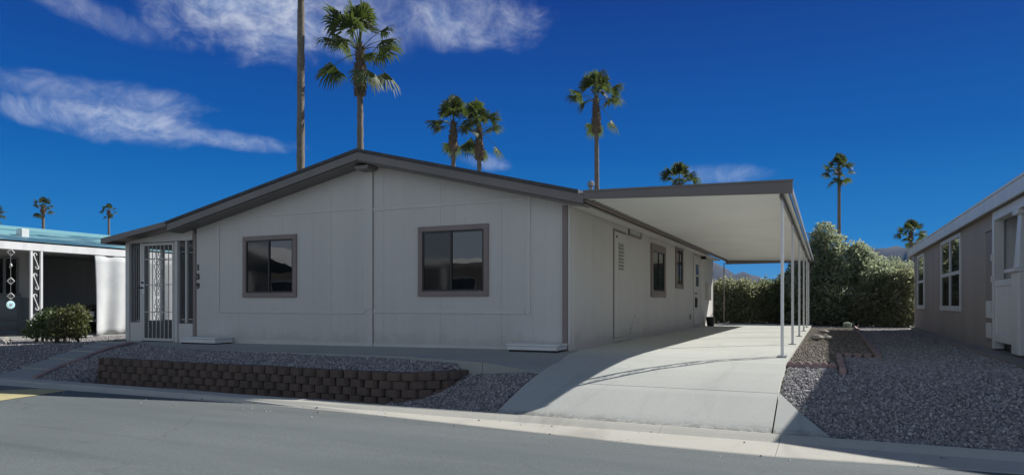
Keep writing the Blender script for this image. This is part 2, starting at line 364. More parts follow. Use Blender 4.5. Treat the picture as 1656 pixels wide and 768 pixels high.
# ------------------------------------------------------------------ terrain
PY=[-3.34,-3.0,-2.5,-2.05,-1.6,-.95,0.,1.]
PZ=[-.49,-.385,-.25,-.155,-.085,-.02,0.,0.]
prof=lambda y:np.interp(y,PY,PZ)
WALLPTS=None
def plant_front(x):   # front face of the retaining wall
    return np.where(x<-1.55,-2.7,-2.7+.95*(1-np.sqrt(np.clip(1-((x+1.55)/.8)**2,0,1))))
def pathline(y):      # centre of the left footpath
    return np.interp(y,[-3.35,-2.4,-1.5,-.5],[-8.55,-8.72,-9.1,-9.75])
px_=[-10.45,-8.3,-6.2,-4.1,-2.0,-.55,.33];fy_=[-.75,-1.0,-1.62,-1.7,-1.76,-1.9,-2.0]
def tz(x,y):
    x=np.asarray(x,float);y=np.asarray(y,float)
    z=prof(y)-.03-.035*((x>3.2)&(x<9))
    left=np.clip((-10.2-x)/1.6,0,1)
    z=z*(1-left)+np.minimum(z,-.2)*left
    pl=(x>-7.3)&(x<-.76)&(y<-1.3)
    fr=plant_front(x)
    up=pl&(y>fr+.12)&(y>plant_front(np.minimum(x+.16,-.751))+.08)&(x<-.92)
    zp=np.interp(y,[-2.68,-1.75],[-.205,-.075])
    z=np.where(up,zp,z)
    low=np.where(x<-1.55,-.585,np.interp(y,[-2.8,-1.8],[-.585,-.19]))
    z=np.where(pl&~up,np.minimum(z,low),z)
    tri=(x>=-.76)&(x<.3)&(y<-1.3)&(y>-3.34)
    kx=np.clip((x+.76)/.85,0,1)
    z=np.where(tri,z*kx+np.minimum(z,np.interp(y,[-2.8,-1.8],[-.585,-.19]))*(1-kx),z)
    z=z+.012*np.sin(x*2.3+1)*np.sin(y*1.9)
    z=np.where(y<-3.34,-.72,z)
    drv=(x>.3)&(x<3.18)&(y<16.4)&(y>-3.4)
    pat=(x>-10.3)&(x<.6)&(y>np.interp(x,px_,fy_)+.06)&(y<15)
    pth=(np.abs(x-pathline(y))<.42)&(y<-.3)
    z=np.where(drv|pat|pth,np.minimum(z,prof(y)-.14),z)
    return z
xs=np.concatenate([[-4000,-800,-200,-60,-35],np.arange(-24,-15,.5),np.arange(-15,8.01,.09),np.arange(8.5,20,1.),[35,70,200,800,4000]])
ys=np.concatenate([[-4000,-800,-200,-60],np.arange(-35,-4,2.),np.arange(-3.9,3,.09),np.arange(3,18,.4),np.arange(18.5,40,2),[60,120,300,800,2000,4000,6000]])
X,Y=np.meshgrid(xs,ys);Z=tz(X,Y)
far=np.hypot(X,Y)>30
Z=np.where((Y<-13.2),-.45,Z);Z=np.where(far&(Y>-3.4),-.1,Z)
nx,ny=len(xs),len(ys);I=np.arange(nx*ny).reshape(ny,nx)
F=np.stack([I[:-1,:-1],I[:-1,1:],I[1:,1:],I[1:,:-1]],-1).reshape(-1,4)
tag(mesh_np('ground',np.stack([X,Y,Z],-1).reshape(-1,3),F,M['ground']),kind='structure')
# road with a slight crown towards the middle
m=MB()
rx=[-200,-60,-30]+list(np.arange(-20,20,1.))+[30,60,200]
ry=[-3.5,-4.2,-6,-8,-10,-12.9];rz=[-.545,-.54,-.52,-.50,-.52,-.545]
for a,b in zip(rx[:-1],rx[1:]):
    for i in range(5):
        m.poly([(a,ry[i],rz[i]),(b,ry[i],rz[i]),(b,ry[i+1],rz[i+1]),(a,ry[i+1],rz[i+1])])
o=m.build('road',M['asphalt'],smooth=True);tag(o,kind='structure')
bm=bmesh.new();bm.from_mesh(o.data);bmesh.ops.remove_doubles(bm,verts=bm.verts,dist=.001);bmesh.ops.recalc_face_normals(bm,faces=bm.faces);bm.to_mesh(o.data);bm.free()
# curb and gutter, poured in lengths
m=MB()
def gfront(x): return float(np.interp(x,[-60,-8.5,-5,-3,-1.5,.5,2.2,3.3,5,60],[-3.75,-3.75,-3.68,-3.62,-3.66,-3.86,-4.05,-4.08,-3.9,-3.9]))
cuts=sorted(set([-60,-40,-25,-16]+list(np.arange(-13.2,14,1.1))+[20,40,60]))
for i,(a,b) in enumerate(zip(cuts[:-1],cuts[1:])):
    g=.004 if i%3==0 else 0.
    a+=g;b-=g
    lo=[];hi=[]
    def sect(x):
        f=gfront(x)
        t=np.clip((x+3.4)/2.5,0,1)      # upright kerb on the left, rolled gutter towards the drive
        return [(-3.32,-.75),(-3.32,-.482),(-3.36,-.478),(-3.36-.2*(1-t)-.06*t,-.482-.012*t),(-3.36-.23*(1-t)-.16*t,-.50-.025*t),(f+.02,-.535),(f,-.541),(f,-.75)]
    A=[(a,*p) for p in sect(a)];B=[(b,*p) for p in sect(b)]
    m.hexa(A,B)
tag(m.build('kerb_and_gutter',M['gutter']),kind='structure')
# opposite kerb
m=MB();m.prism([(-12.8,-.7),(-12.8,-.53),(-13.1,-.42),(-13.3,-.42),(-13.3,-.7)],0,-60,60);tag(m.build('far_kerb',M['gutter']),kind='structure')
# yellow paint on the road at the left
m=MB();rzz=lambda y:float(np.interp(-y,[3.5,4.2,6,8],[-.545,-.54,-.52,-.5]))+.006
def strip(pts):
    for (a,b),(c,dd) in zip(pts[:-1],pts[1:]):
        m.poly([(a[0],a[1],rzz(a[1])),(c[0],c[1],rzz(c[1])),(dd[0],dd[1],rzz(dd[1])),(b[0],b[1],rzz(b[1]))])
strip([((-7.75,-5.6),(-5.95,-5.5)),((-7.45,-4.7),(-6.12,-4.75)),((-7.3,-4.15),(-6.3,-4.15)),((-7.0,-3.78),(-6.42,-3.77))])
tag(m.build('yellow_road_marking',M['yellow']),kind='structure')

# driveway: slabs with open joints
m=MB()
joints=[-3.335,-2.36,-.62,2.4,5.5,8.6,11.7,14.6,16.4]
def dleft(y): return float(np.interp(y,[-3.34,-1.2,-.5,.02,.03],[.34,.34,.2,.17,.02]))
for a,b in zip(joints[:-1],joints[1:]):
    a+=.006;b-=.006
    yy=[a]+[y for y in (-3.1,-2.8,-2.5,-2.2,-1.9,-1.6,-1.3,-.95,-.7,-.3,0.0,.03) if a<y<b]+[b]
    for p,q in zip(yy[:-1],yy[1:]):
        zp,zq=float(prof(p)),float(prof(q));k=.2
        m.hexa([(dleft(p),p,zp-k),(3.215,p,zp-k),(3.215,q,zq-k),(dleft(q),q,zq-k)],[(dleft(p),p,zp),(3.215,p,zp),(3.215,q,zq),(dleft(q),q,zq)])
tag(m.build('driveway',M['drive']),kind='structure')
# wing of the apron on the right
m=MB();ap=[(3.23,-3.32),(3.72,-3.32),(3.45,-2.85),(3.23,-2.35)]
m.hexa([(x,y,-.7) for x,y in ap],[(x,y,float(prof(y))+.004) for x,y in ap]);tag(m.build('apron_wing',M['drive']),kind='structure')
# patio slab along the gable wall
m=MB();pz=lambda x:-.0075*min(0.,-(-x)) if x>0 else .0075*x
px=[-10.45,-8.3,-6.2,-4.1,-2.0,-.55,.33]
fy=[-.75,-1.0,-1.62,-1.7,-1.76,-1.9,-2.0]
def patz(x,y):
    k=min(1,max(0,(x+1.0)/1.3));return (pz(x)-.003-.007*max(0,-y))*(1-k)+(float(prof(y))-.004)*k
for i in range(len(px)-1):
    a,b=px[i]+.004,px[i+1]-.004
    ys_=[0,.2,.4,.6,.8,1.]
    for u,v in zip(ys_[:-1],ys_[1:]):
        ya,yb=fy[i]*(1-u)+.25*u,fy[i]*(1-v)+.25*v;yc,yd=fy[i+1]*(1-u)+.25*u,fy[i+1]*(1-v)+.25*v
        b2=min(b,.33);P=[(a,ya),(b2,yc),(b2,yd),(a,yb)]
        if b>0 : P=[(a,ya),(dleft(yc)-.008,yc),(dleft(min(yd,.02))-.008,yd),(a,yb)]
        m.hexa([(x,y,-.32) for x,y in P],[(x,y,patz(x,y)) for x,y in P])
tag(m.build('patio',M['patio']),kind='structure')
# footpath from the road to the porch
m=MB()
pp=[-3.33,-2.9,-2.4,-1.9,-1.5,-1.0,-.76]
for a,b in zip(pp[:-1],pp[1:]):
    c0,c1=float(pathline(a)),float(pathline(b));w0=.40 if a>-3.2 else .55;w1=.40+.2*max(0,b+1.6)
    wz0=.40+.2*max(0,a+1.6) if a>-3.2 else .55
    m.hexa([(c0-wz0,a,-.75),(c0+wz0,a,-.75),(c1+w1,b,-.55),(c1-w1,b,-.55)],[(c0-wz0,a,float(prof(a))-.005),(c0+wz0,a,float(prof(a))-.005),(c1+w1,b,float(prof(b))-.03),(c1-w1,b,float(prof(b))-.03)])
tag(m.build('footpath',M['patio']),kind='structure')

# ------------------------------------------------------------------ gravel as real stones
def icos():
    bm=bmesh.new();bmesh.ops.create_icosphere(bm,subdivisions=1,radius=1)
    V=np.array([v.co[:] for v in bm.verts]);Fq=np.array([[v.index for v in f.verts] for f in bm.faces]);bm.free();return V,Fq
IV,IF=icos()
def rot_rand(n):
    q=rng.normal(size=(n,4));q/=np.linalg.norm(q,axis=1)[:,None];a,b,c,d_=q.T
    return np.stack([np.stack([1-2*(c*c+d_*d_),2*(b*c-a*d_),2*(b*d_+a*c)],-1),np.stack([2*(b*c+a*d_),1-2*(b*b+d_*d_),2*(c*d_-a*b)],-1),np.stack([2*(b*d_-a*c),2*(c*d_+a*b),1-2*(b*b+c*c)],-1)],-2)
def scatter(pos,r0,r1,name,mt,sink=.25):
    n=len(pos);r=rng.uniform(r0,r1,n)*rng.uniform(.7,1.25,n)
    sc3=np.stack([rng.uniform(.8,1.35,n),rng.uniform(.7,1.1,n),rng.uniform(.5,.85,n)],-1)*r[:,None]
    jit=1+rng.uniform(-.22,.22,(n,len(IV),1))
    V=IV[None]*jit*sc3[:,None]
    # tumble only a little so that the flat side lies down
    V=np.einsum('nij,nvj->nvi',rot_rand(n),V)
    V=V+np.concatenate([pos[:,:2],(pos[:,2]+r*(.6-sink))[:,None]],1)[:,None]
    Fq=IF[None]+(np.arange(n)*len(IV))[:,None,None]
    return mesh_np(name,V.reshape(-1,3),Fq.reshape(-1,3),mt)
def fill(x0,x1,y0,y1,dens,keep):
    n=int((x1-x0)*(y1-y0)*dens);P=np.stack([rng.uniform(x0,x1,n),rng.uniform(y0,y1,n)],-1)
    k=keep(P[:,0],P[:,1]);P=P[k];return np.concatenate([P,tz(P[:,0],P[:,1])[:,None]],1)
def bed(x,y):  # dirt bed along the drive
    return (x>3.2)&(((y>-.7)&(x<3.86))|((y>1.24)&(x<4.32+.012*(y-1.2))))&(y<14.6)
def wing(x,y): return (y<-2.3)&(x<3.25+.5*np.clip((-2.3-y)/1.,0,1)**1.)
okR=lambda x,y:~bed(x,y)&~wing(x,y)&((x<5.84+.012*y)|(y<-.4))&~((x>3.80)&(x<3.92)&(y>-1.22)&(y<1.1))
P=np.concatenate([
 fill(3.24,7.0,-3.3,0,1450,okR),fill(3.24,6.0,0,4,950,okR),fill(3.24,6.0,4,9,350,okR),fill(3.9,6.0,9,13.5,120,okR),
 fill(-1.75,.33,-3.3,-1.4,1500,lambda x,y:((x>-.72)|(y<plant_front(x)-.05))&(y<np.interp(x,px_,fy_)-.01)),
 fill(-7.3,-.78,-2.68,-1.4,1050,lambda x,y:(y>plant_front(np.minimum(x+.15,-.751))+.10)&(x<-.9)&(y>plant_front(x)+.12)&(y<np.interp(x,px_,fy_)-.01)),
 fill(-8.5,-7.25,-3.3,-1.0,1050,lambda x,y:(x>pathline(y)+.58)&((x<-7.4)|(y>-2.5))&(y<np.interp(x,px_,fy_)-.02)),
 fill(-14.5,-8.8,-3.3,.8,420,lambda x,y:(x<pathline(y)-.46)),
 fill(-15.3,-10.5,.8,4,70,lambda x,y:x<-10.6),
 fill(3.3,6.0,13.3,15.2,160,lambda x,y:y>14.3)])
tag(scatter(P,.009,.0185,'gravel',M['gravel']),kind='stuff')
n=170;xx=rng.uniform(-7,7,n);yy=-3.42-np.abs(rng.normal(0,.45,n));zz=np.where(yy>-3.7,-.53,-.545)
tag(scatter(np.stack([xx,yy,zz],-1),.006,.014,'loose_stones',M['gravel']),kind='stuff')
P=fill(3.24,4.5,-.7,14.4,800,bed);P[:,2]=prof(P[:,1])-.045
tag(scatter(P,.007,.017,'pebbles',M['pebble']),kind='stuff')
# dirt sheet of the bed
m=MB()
for a,b in zip(list(np.arange(-.68,14.2,.3)),list(np.arange(-.38,14.5,.3))):
    r0=3.86 if a<1.22 else 4.3+.012*(a-1.2);r1=3.86 if a<1.22 else 4.3+.012*(b-1.2)
    m.poly([(3.22,a,float(prof(a))-.046),(r0,a,float(prof(a))-.046),(r1,b,float(prof(b))-.046),(3.22,b,float(prof(b))-.046)])
tag(m.build('dirt_bed',M['dirt']),kind='structure')

# ------------------------------------------------------------------ the house
H=thing('mobile_home',(-4,0,0),'beige single storey home with low gable, brown trim and screened porch','house')
RX,RZ=-3.79,3.45      # ridge
def roofz(x):         # top of the roof at the gable end
    return float(np.interp(x,[-10.6,-8.56,RX,.36],[2.14,2.42,RZ,2.43]))
# siding in grooved boards on a backing wall
m=MB()
us=np.linspace(-8.18,0,8)
for a,b in zip(us[:-1],us[1:]):
    a_,b_=a+.002,b-.002
    pts=[a_]+([RX] if a_<RX<b_ else [])+[b_]
    for p,q in zip(pts[:-1],pts[1:]):
        m.hexa([(p,-.0,-.12),(q,-.0,-.12),(q,.02,-.12),(p,.02,-.12)],[(p,-.0,roofz(p)-.2),(q,-.0,roofz(q)-.2),(q,.02,roofz(q)-.2),(p,.02,roofz(p)-.2)])
g=m.build('gable_wall',M['siding'],H)
m=MB()
for p,q in ((-8.18,RX),(RX,-.0)):
    m.hexa([(p,.008,-.12),(q,.008,-.12),(q,.12,-.12),(p,.12,-.12)],[(p,.008,roofz(p)-.21),(q,.008,roofz(q)-.21),(q,.12,roofz(q)-.21),(p,.12,roofz(p)-.21)])
m.build('wall_core',M['siding'],H)
# long wall facing the carport
HL=15.05
m=MB(FX(0));us=np.arange(.04,HL,1.22)
for a in us:
    b=min(a+1.22,HL);m.box((a+.002,-.012,-.12),(b-.002,.0,2.36))
m.box((.03,-.1,-.12),(HL,-.009,2.36))
m.build('long_wall',M['siding'],H)
m=MB();m.box((-8.18,HL-.12,-.12),(-.1,HL,2.3));m.box((-8.18,.13,-.12),(-8.06,HL,2.3))
m.build('far_walls',M['siding'],H)
# battens on the gable wall
m=MB(FY(0));t=.014
m.box((-7.60,0,.56),(-7.52,t,2.50));m.box((-.745,0,.56),(-.655,t,2.47))
m.box((-3.735,0,.565),(-.75,t-.002,.635));m.box((-3.735,0,2.40),(-.75,t-.002,2.46))
m.box((-7.515,0,.55),(-3.93,t-.002,.59));m.box((-7.515,0,2.44),(-3.93,t-.002,2.49))
m.box((-3.925,0,.63),(-3.74,t+.006,3.2));m.box((-3.86,0,-.1),(-3.74,t+.006,.625))
m.build('batten',M['trimpaint'],H,.003)
m=MB(FY(0));m.box((-3.737,.0,-.1),(-3.728,.015,3.18));m.build('seam_strip',M['mauve'],H)
# base strip, corner boards
m=MB(FY(0));m.box((-8.15,0,-.12),(-.12,.012,.03));m.build('base_strip',M['trimpaint'],H,.003)
m=MB();m.box((-.10,-.028,-.1),(-.012,-.002,2.28));m.build('corner_board',M['mauve'],H,.004)
m=MB();m.box((-.008,-.02,-.1),(.022,.2,2.34));m.build('corner_board',M['trimpaint'],H,.004)
m=MB();m.box((-8.27,-.015,-.1),(-8.19,.10,2.2));m.build('corner_board',M['mauve'],H,.004)
m=MB(FX(0));m.box((.22,0,-.05),(.235,.012,2.3));m.box((.25,0,-.1),(HL-.05,.01,.02));m.build('wall_trim',M['trimpaint'],H,.003)
# roof slabs
yr0,yr1=-.42,HL+.3
m=MB()
for p,q in ((-8.60,RX),(RX,.30)):
    k=.055
    m.hexa([(p,yr0,roofz(p)-k),(q,yr0,roofz(q)-k),(q,yr1,roofz(q)-k),(p,yr1,roofz(p)-k)],[(p,yr0,roofz(p)),(q,yr0,roofz(q)),(q,yr1,roofz(q)),(p,yr1,roofz(p))])
rf=m.build('roof',M['shingle'],H)
m=MB()
p,q=-10.6,-8.58
m.hexa([(p,yr0+.02,roofz(p)-.05),(q,yr0+.02,roofz(q)-.06),(q,4.6,roofz(q)-.06),(p,4.6,roofz(p)-.05)],[(p,yr0+.02,roofz(p)+.01),(q,yr0+.02,roofz(q)-.005),(q,4.6,roofz(q)-.005),(p,4.6,roofz(p)+.01)])
m.build('porch_roof',M['fascia'],H)
# rake fascia under the roof edge, two boards
m=MB()
def rake(p,q,t0,t1,y0,y1):
    m.hexa([(p,y0,roofz(p)-t1),(q,y0,roofz(q)-t1),(q,y1,roofz(q)-t1),(p,y1,roofz(p)-t1)],[(p,y0,roofz(p)-t0),(q,y0,roofz(q)-t0),(q,y1,roofz(q)-t0),(p,y1,roofz(p)-t0)])
rake(-8.56,RX,.058,.20,-.40,-.36);rake(RX,.37,.058,.20,-.40,-.36)
rake(-10.6,-8.565,.0,.11,-.415,-.375)
m.build('rake_fascia',M['fascia'],H,.004)
m=MB();rake(-8.56,RX,.203,.222,-.36,-.001);rake(RX,.34,.203,.222,-.36,-.001);m.build('soffit',M['fascia'],H)
m=MB();m.prism([(-3.93,3.17),(-3.62,3.175),(-3.65,3.11),(-3.90,3.105)],1,-.3,-.02);m.build('ridge_beam',M['fascia'],H,.004)
m=MB()
m.box((.25,-.36,2.315),(.36,HL+.3,2.40));m.build('eave_gutter',M['fascia'],H,.006)
m=MB();m.box((.024,.02,2.262),(.25,HL,2.30));m.build('eave_soffit',M['trimpaint'],H,.004)
m=MB();m.box((-10.6,-.37,2.03),(-10.55,4.6,2.13));m.build('porch_gutter',M['fascia'],H,.004)
m=MB();m.tube([(-1.6,6,2.6),(-1.6,6,3.68)],.05,10);m.tube([(-1.6,6,3.6),(-1.6,6,3.64),(-1.6,6,3.72),(-1.6,6,3.76)],[.04,.085,.085,.04],12);m.build('vent_pipe',M['alu'],rf,smooth=False)

def window(par,fr,u0,u1,z0,z1,fw,fm,split=.5,swap=False,proud=.035,sashm=None,flip=False):
    """a framed sliding window standing on a wall"""
    m=MB(fr)
    m.box((u0,0,z1-fw),(u1,proud,z1));m.box((u0,0,z0),(u1,proud+.004,z0+fw))
    m.box((u0,0,z0+fw),(u0+fw,proud-.002,z1-fw));m.box((u1-fw,0,z0+fw),(u1,proud-.002,z1-fw))
    f=m.build('window',fm,par,.004)
    a0,a1,b0,b1=u0+fw,u1-fw,z0+fw,z1-fw;mid=a0+(a1-a0)*split;s=.03
    sm=sashm or M['dark']
    m=MB(fr)
    for p,q,n in ((a0,mid+.015,.026),(mid-.015,a1,.018)):
        if flip: n=.044-n
        m.box((p,.002,b1-s),(q,n,b1));m.box((p,.002,b0),(q,n,b0+s));m.box((p,.002,b0+s),(p+s,n,b1-s));m.box((q-s,.002,b0+s),(q,n,b1-s))
    m.build('sash',sm,f)
    for k,(p,q) in enumerate(((a0+s,mid+.015-s),(mid-.015+s,a1-s))):
        m=MB(fr);n=.012 if (k==0)!=flip else .007
        m.box((p-.004,.001,b0+s-.004),(q+.004,n,b1-s+.004));m.build('pane',M['screenpane'] if (k==0)!=swap else M['pane'],f)
    return f
window(H,FY(0),-6.87,-5.50,.862,2.062,.085,M['mauve'],.5)
window(H,FY(0),-2.773,-1.406,.862,2.062,.085,M['mauve'],.48)
window(H,FX(0),5.5,7.03,.89,2.13,.15,M['mauve'],.5)
window(H,FX(0),8.33,9.35,1.15,2.33,.12,M['mauve'],.5)
# utility door with louvres, wall vent
m=MB(FX(0));m.box((2.50,0,.08),(3.34,.022,2.12));dd=m.build('utility_door',M['siding'],H,.005)
m=MB(FX(0));m.box((2.462,0,.04),(2.488,.016,2.16));m.box((2.488,0,2.135),(3.38,.016,2.16));m.build('door_frame',M['mauve'],dd);m=MB(FX(0));m.box((2.46,0,.02),(3.3,.045,.07));m.build('door_sill',M['trimpaint'],dd,.004)
m=MB(FX(0))
for k in range(8):
    z=1.42+k*.066;m.hexa([(2.76,.022,z),(3.12,.022,z),(3.12,.05,z),(2.76,.05,z)],[(2.76,.022,z+.045),(3.12,.022,z+.045),(3.12,.025,z+.045),(2.76,.025,z+.045)])
m.build('louvre',M['trimpaint'],dd)
m=MB(FX(0))
for k in range(8):
    z=1.42+k*.066;m.box((2.77,.02,z-.016),(3.11,.026,z))
m.build('louvre_gap',M['dark'],dd)
m=MB(FX(0));m.ring((2.62,.03,2.02),.012,.012,(1,0,0),(0,0,1),8);m.build('latch',M['dark'],dd)
m=MB(FX(0));m.box((3.55,0,2.13),(4.55,.03,2.17));m.box((3.55,0,2.30),(4.55,.03,2.34));m.box((3.55,0,2.17),(3.60,.03,2.30));m.box((4.5,0,2.17),(4.55,.03,2.30));vv=m.build('wall_vent',M['mauve'],H,.003)
m=MB(FX(0));m.box((3.6,0,2.17),(4.5,.012,2.30))
for k in range(3): m.box((3.6,.012,2.18+k*.042),(4.5,.02,2.2+k*.042))
m.build('vent_grille',M['lens'],vv)
# splash stain chips on wall foot
for k,(u,z,q) in enumerate(((3.72,.2,.03),(3.8,.27,.022),(3.9,.33,.018),(4.05,.44,.03),(3.68,.13,.02))):
    m=MB(FX(0));m.prism([(u,z),(u+q*1.2,z+q*.2),(u+q*1.6,z+q),(u+q*.5,z+q*1.2)],0,0,.004) if False else m.hexa([(u,0,z),(u+q*1.3,0,z+q*.3),(u+q*1.6,0,z+q),(u+q*.4,0,z+q*1.3)],[(u,.004,z),(u+q*1.3,.004,z+q*.3),(u+q*1.6,.004,z+q),(u+q*.4,.004,z+q*1.3)])
    m.build('peeled_patch',M['dark'],H)
# side entry door with small lights
m=MB(FX(0));m.box((11.08,0,.1),(12.1,.03,2.15));ed=m.build('entry_door',M['trimpaint'],H,.005)
m=MB(FX(0));m.box((11.0,0,.06),(11.06,.04,2.22));m.box((12.12,0,.06),(12.18,.04,2.22));m.box((11.06,0,2.16),(12.12,.04,2.22));m.build('door_frame',M['trimpaint'],ed,.003)
m=MB(FX(0));m.box((11.36,.03,1.64),(11.82,.036,1.95));m.build('door_light',M['screenpane'],ed)
m=MB(FX(0));m.box((11.36,.03,1.28),(11.82,.036,1.58));m.build('door_light',M['black'],ed)
m=MB(FX(0));m.box((11.18,.03,.62),(11.55,.05,.92));m.build('mail_slot_box',M['black'],ed,.01)
m=MB(FX(0));m.tube([(11.2,.03,1.05),(11.2,.07,1.05),(11.2,.085,1.05)],[.02,.02,.035],8);m.build('handle',M['alu'],ed)
m=MB(FX(0));m.tube([(12.42,0,2.25),(12.42,.1,2.25)],.03,8);m.tube([(12.42,.1,2.33),(12.42,.1,2.27),(12.42,.1,2.17)],[.03,.06,.09],10);m.build('wall_lamp',M['black'],H)
m=MB(FX(0));m.box((13.3,0,.85),(13.75,.14,1.4));m.build('meter_box',M['trimpaint'],H,.01)
m=MB(FX(0));m.box((10.45,0,.28),(10.58,.03,.42));m.build('outlet_cover',M['alu'],H,.004)

bk=thing('bucket',(.22,13.0,0),'black bucket standing at the foot of the wall beyond the side door','bucket')
m=MB();m.tube([(.22,13.0,.0),(.22,13.0,.3),(.22,13.0,.31)],[.11,.15,.155],14);m.build('body',M['black'],bk)
m=MB();m.ring((.22,13.0,.3),.15,.006,(0,1,0),(.5,0,.85),14,0,math.pi);m.build('handle',M['alu'],bk)
# house number 1 3 9, digits one below another on the corner board
def text_mesh(body,name,mt,parent,size,loc,rot,ext=.006):
    cu=bpy.data.curves.new(name,'FONT');cu.body=body;cu.size=size;cu.extrude=ext;cu.align_x='CENTER';cu.resolution_u=3;cu.offset=.008
    t=bpy.data.objects.new(name,cu);COL.objects.link(t)
    me=bpy.data.meshes.new_from_object(t.evaluated_get(bpy.context.evaluated_depsgraph_get()))
    bpy.data.objects.remove(t);bpy.data.curves.remove(cu)
    me.transform(Matrix.Translation(loc)@rot)
    return link(name,me,mt,parent)
for k,ch in enumerate('139'): text_mesh(ch,'house_number',M['black'],H,.16,(-8.125,-.008,1.43-.19*k),Matrix.Rotation(R(90),4,'X'))

# screened porch: front on the gable line, side towards the neighbour
PB=-.1
m=MB(FY(.02))
def stud(a,b,z0,z1,n=.05): m.box((a,-.03,z0),(b,n,z1))
stud(-10.33,-10.21,PB,2.07);stud(-9.86,-9.79,PB,2.05);stud(-8.80,-8.71,PB,2.05)
stud(-8.50,-8.46,.33,2.05,.03)
m.hexa([(-10.33,-.03,2.055),(-8.28,-.03,2.055),(-8.28,.045,2.055),(-10.33,.045,2.055)],[(-10.33,-.03,2.08),(-8.28,-.03,2.34),(-8.28,.045,2.34),(-10.33,.045,2.08)])
pf=m.build('porch_frame',M['trimpaint'],H,.004)
def pieces(fr,boxes,name,mt,par,bev=0):
    for a,b in boxes: q=MB(fr);q.box(a,b);q.build(name,mt,par,bev)
pieces(FY(.02),[((-10.2,-.02,PB),(-9.865,.03,.33)),((-8.70,-.02,PB),(-8.28,.03,.32))],'kick_panel',M['trimpaint'],pf,.004)
pieces(FY(.02),[((-10.2,.0,.335),(-9.865,.002,2.05)),((-8.70,.0,.325),(-8.505,.002,2.05)),((-8.455,.0,.325),(-8.28,.002,2.05))],'insect_screen',M['screen'],pf)
m=MB(FY(.02))
for a in (-10.1,-10.03,-9.95): m.box((a,.006,.33),(a+.014,.016,2.05))
m.build('screen_stile',M['alu'],pf)
# porch side: low wall, open bay that shows the curtain next door, shade screens
m=MB(FXm(-10.33))
for a,b in ((.06,.16),(.44,.52),(.86,.9),(1.28,1.36),(1.9,1.97),(2.6,2.7),(4.4,4.5)): m.box((a,-.06,PB),(b,0,2.03))
m.box((.16,-.04,PB),(4.4,-.01,.36));m.box((.16,-.05,1.98),(4.4,-.005,2.06))
m.build('porch_side_frame',M['trimpaint'],pf)
pieces(FXm(-10.33),[((.165,-.03,.365),(.435,-.026,1.975)),((1.365,-.03,.365),(1.895,-.026,1.975)),((2.705,-.03,.365),(4.395,-.026,1.975)),((2.0,-.03,.365),(2.595,-.026,1.975))],'shade_screen',M['lattice'],pf)
m=MB();m.box((-10.3,4.5,PB),(-8.2,4.58,2.2));m.build('porch_back_wall',M['siding'],pf)
# wrought iron security door
S=MB(FY(.0));a0,a1,z0,z1=-9.775,-8.815,-.06,2.03
S.box((a0,0,z0),(a0+.05,.035,z1));S.box((a1-.05,0,z0),(a1,.035,z1));S.box((a0+.05,0,z0),(a1-.05,.035,z0+.06));S.box((a0+.05,0,z1-.05),(a1-.05,.035,z1))
SD=S.build('security_door',M['trimpaint'],H,.004)
m=MB(FY(.0))
for k in range(1,7): u=a0+.05+(a1-a0-.1)*k/7;m.box((u-.0065,.01,z0+.06),(u+.0065,.024,z1-.05))
for z in (.55,1.13,1.68): m.box((a0+.05,.008,z),(a1-.05,.024,z+.018))
m.build('door_bars',M['trimpaint'],SD)
uc=a0+.05+(a1-a0-.1)*3.5/7
for zc in (.60,1.14,1.60):
    m=MB(FY(.0))
    for sx in (-1,1):
        for sz in (-1,1):
            m.ring((uc+sx*.075,.018,zc+sz*.075),.062,.008,(1,0,0),(0,0,1),14)
            m.ring((uc+sx*.05,.018,zc+sz*.19),.045,.007,(1,0,0),(0,0,1),12)
    m.ring((uc,.018,zc),.035,.008,(1,0,0),(0,0,1),10)
    m.build('scrollwork',M['trimpaint'],SD)
m=MB(FY(.0));m.box((a0+.005,.035,.95),(a0+.075,.05,1.25));hd=m.build('lock_plate',M['white'],SD,.004)
m=MB(FY(.0));m.tube([(a0+.035,.05,1.19),(a0+.035,.075,1.19)],.026,10);m.build('lock',M['black'],SD);m=MB(FY(.0));m.tube([(a0+.04,.05,1.08),(a0+.04,.085,1.08),(a0-.05,.09,1.08)],.018,8);m.build('handle',M['black'],SD)
m=MB(FY(.0));m.box((a0+.05,.012,z0+.06),(a1-.05,.014,z1-.05));m.build('door_screen',M['screen'],SD)
m=MB();m.box((-9.8,-.06,-.12),(-8.8,.08,-.065));m.build('threshold',M['dark'],H)
# interior objects in the porch read as a dim wall only

# low white step boxes in front of the wall
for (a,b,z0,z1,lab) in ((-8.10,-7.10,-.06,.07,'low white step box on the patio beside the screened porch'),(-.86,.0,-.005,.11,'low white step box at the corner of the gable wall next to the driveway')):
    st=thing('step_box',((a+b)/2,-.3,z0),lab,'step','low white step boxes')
    m=MB();m.box((a,-.50,z1-.03),(b,-.035,z1));m.build('tread',M['white'],st,.006)
    m=MB();m.box((a+.015,-.485,z0+.025),(b-.015,-.04,z1-.032));m.build('riser',M['white'],st,.004)
    m=MB();m.box((a+.04,-.46,z0-.02),(b-.04,-.05,z0+.024));m.build('shadow_gap_base',M['dark'],st)  # recessed base, coloured dark to stand for the shadow under the box

# ------------------------------------------------------------------ carport
C=thing('carport',(1.7,7,0),'long white roofed carport with grey fascia on a row of slim posts','carport')
CY0,CY1=-.40,15.5
cz=lambda x:float(np.interp(x,[.25,3.28],[2.31,2.21]))     # underside
m=MB()
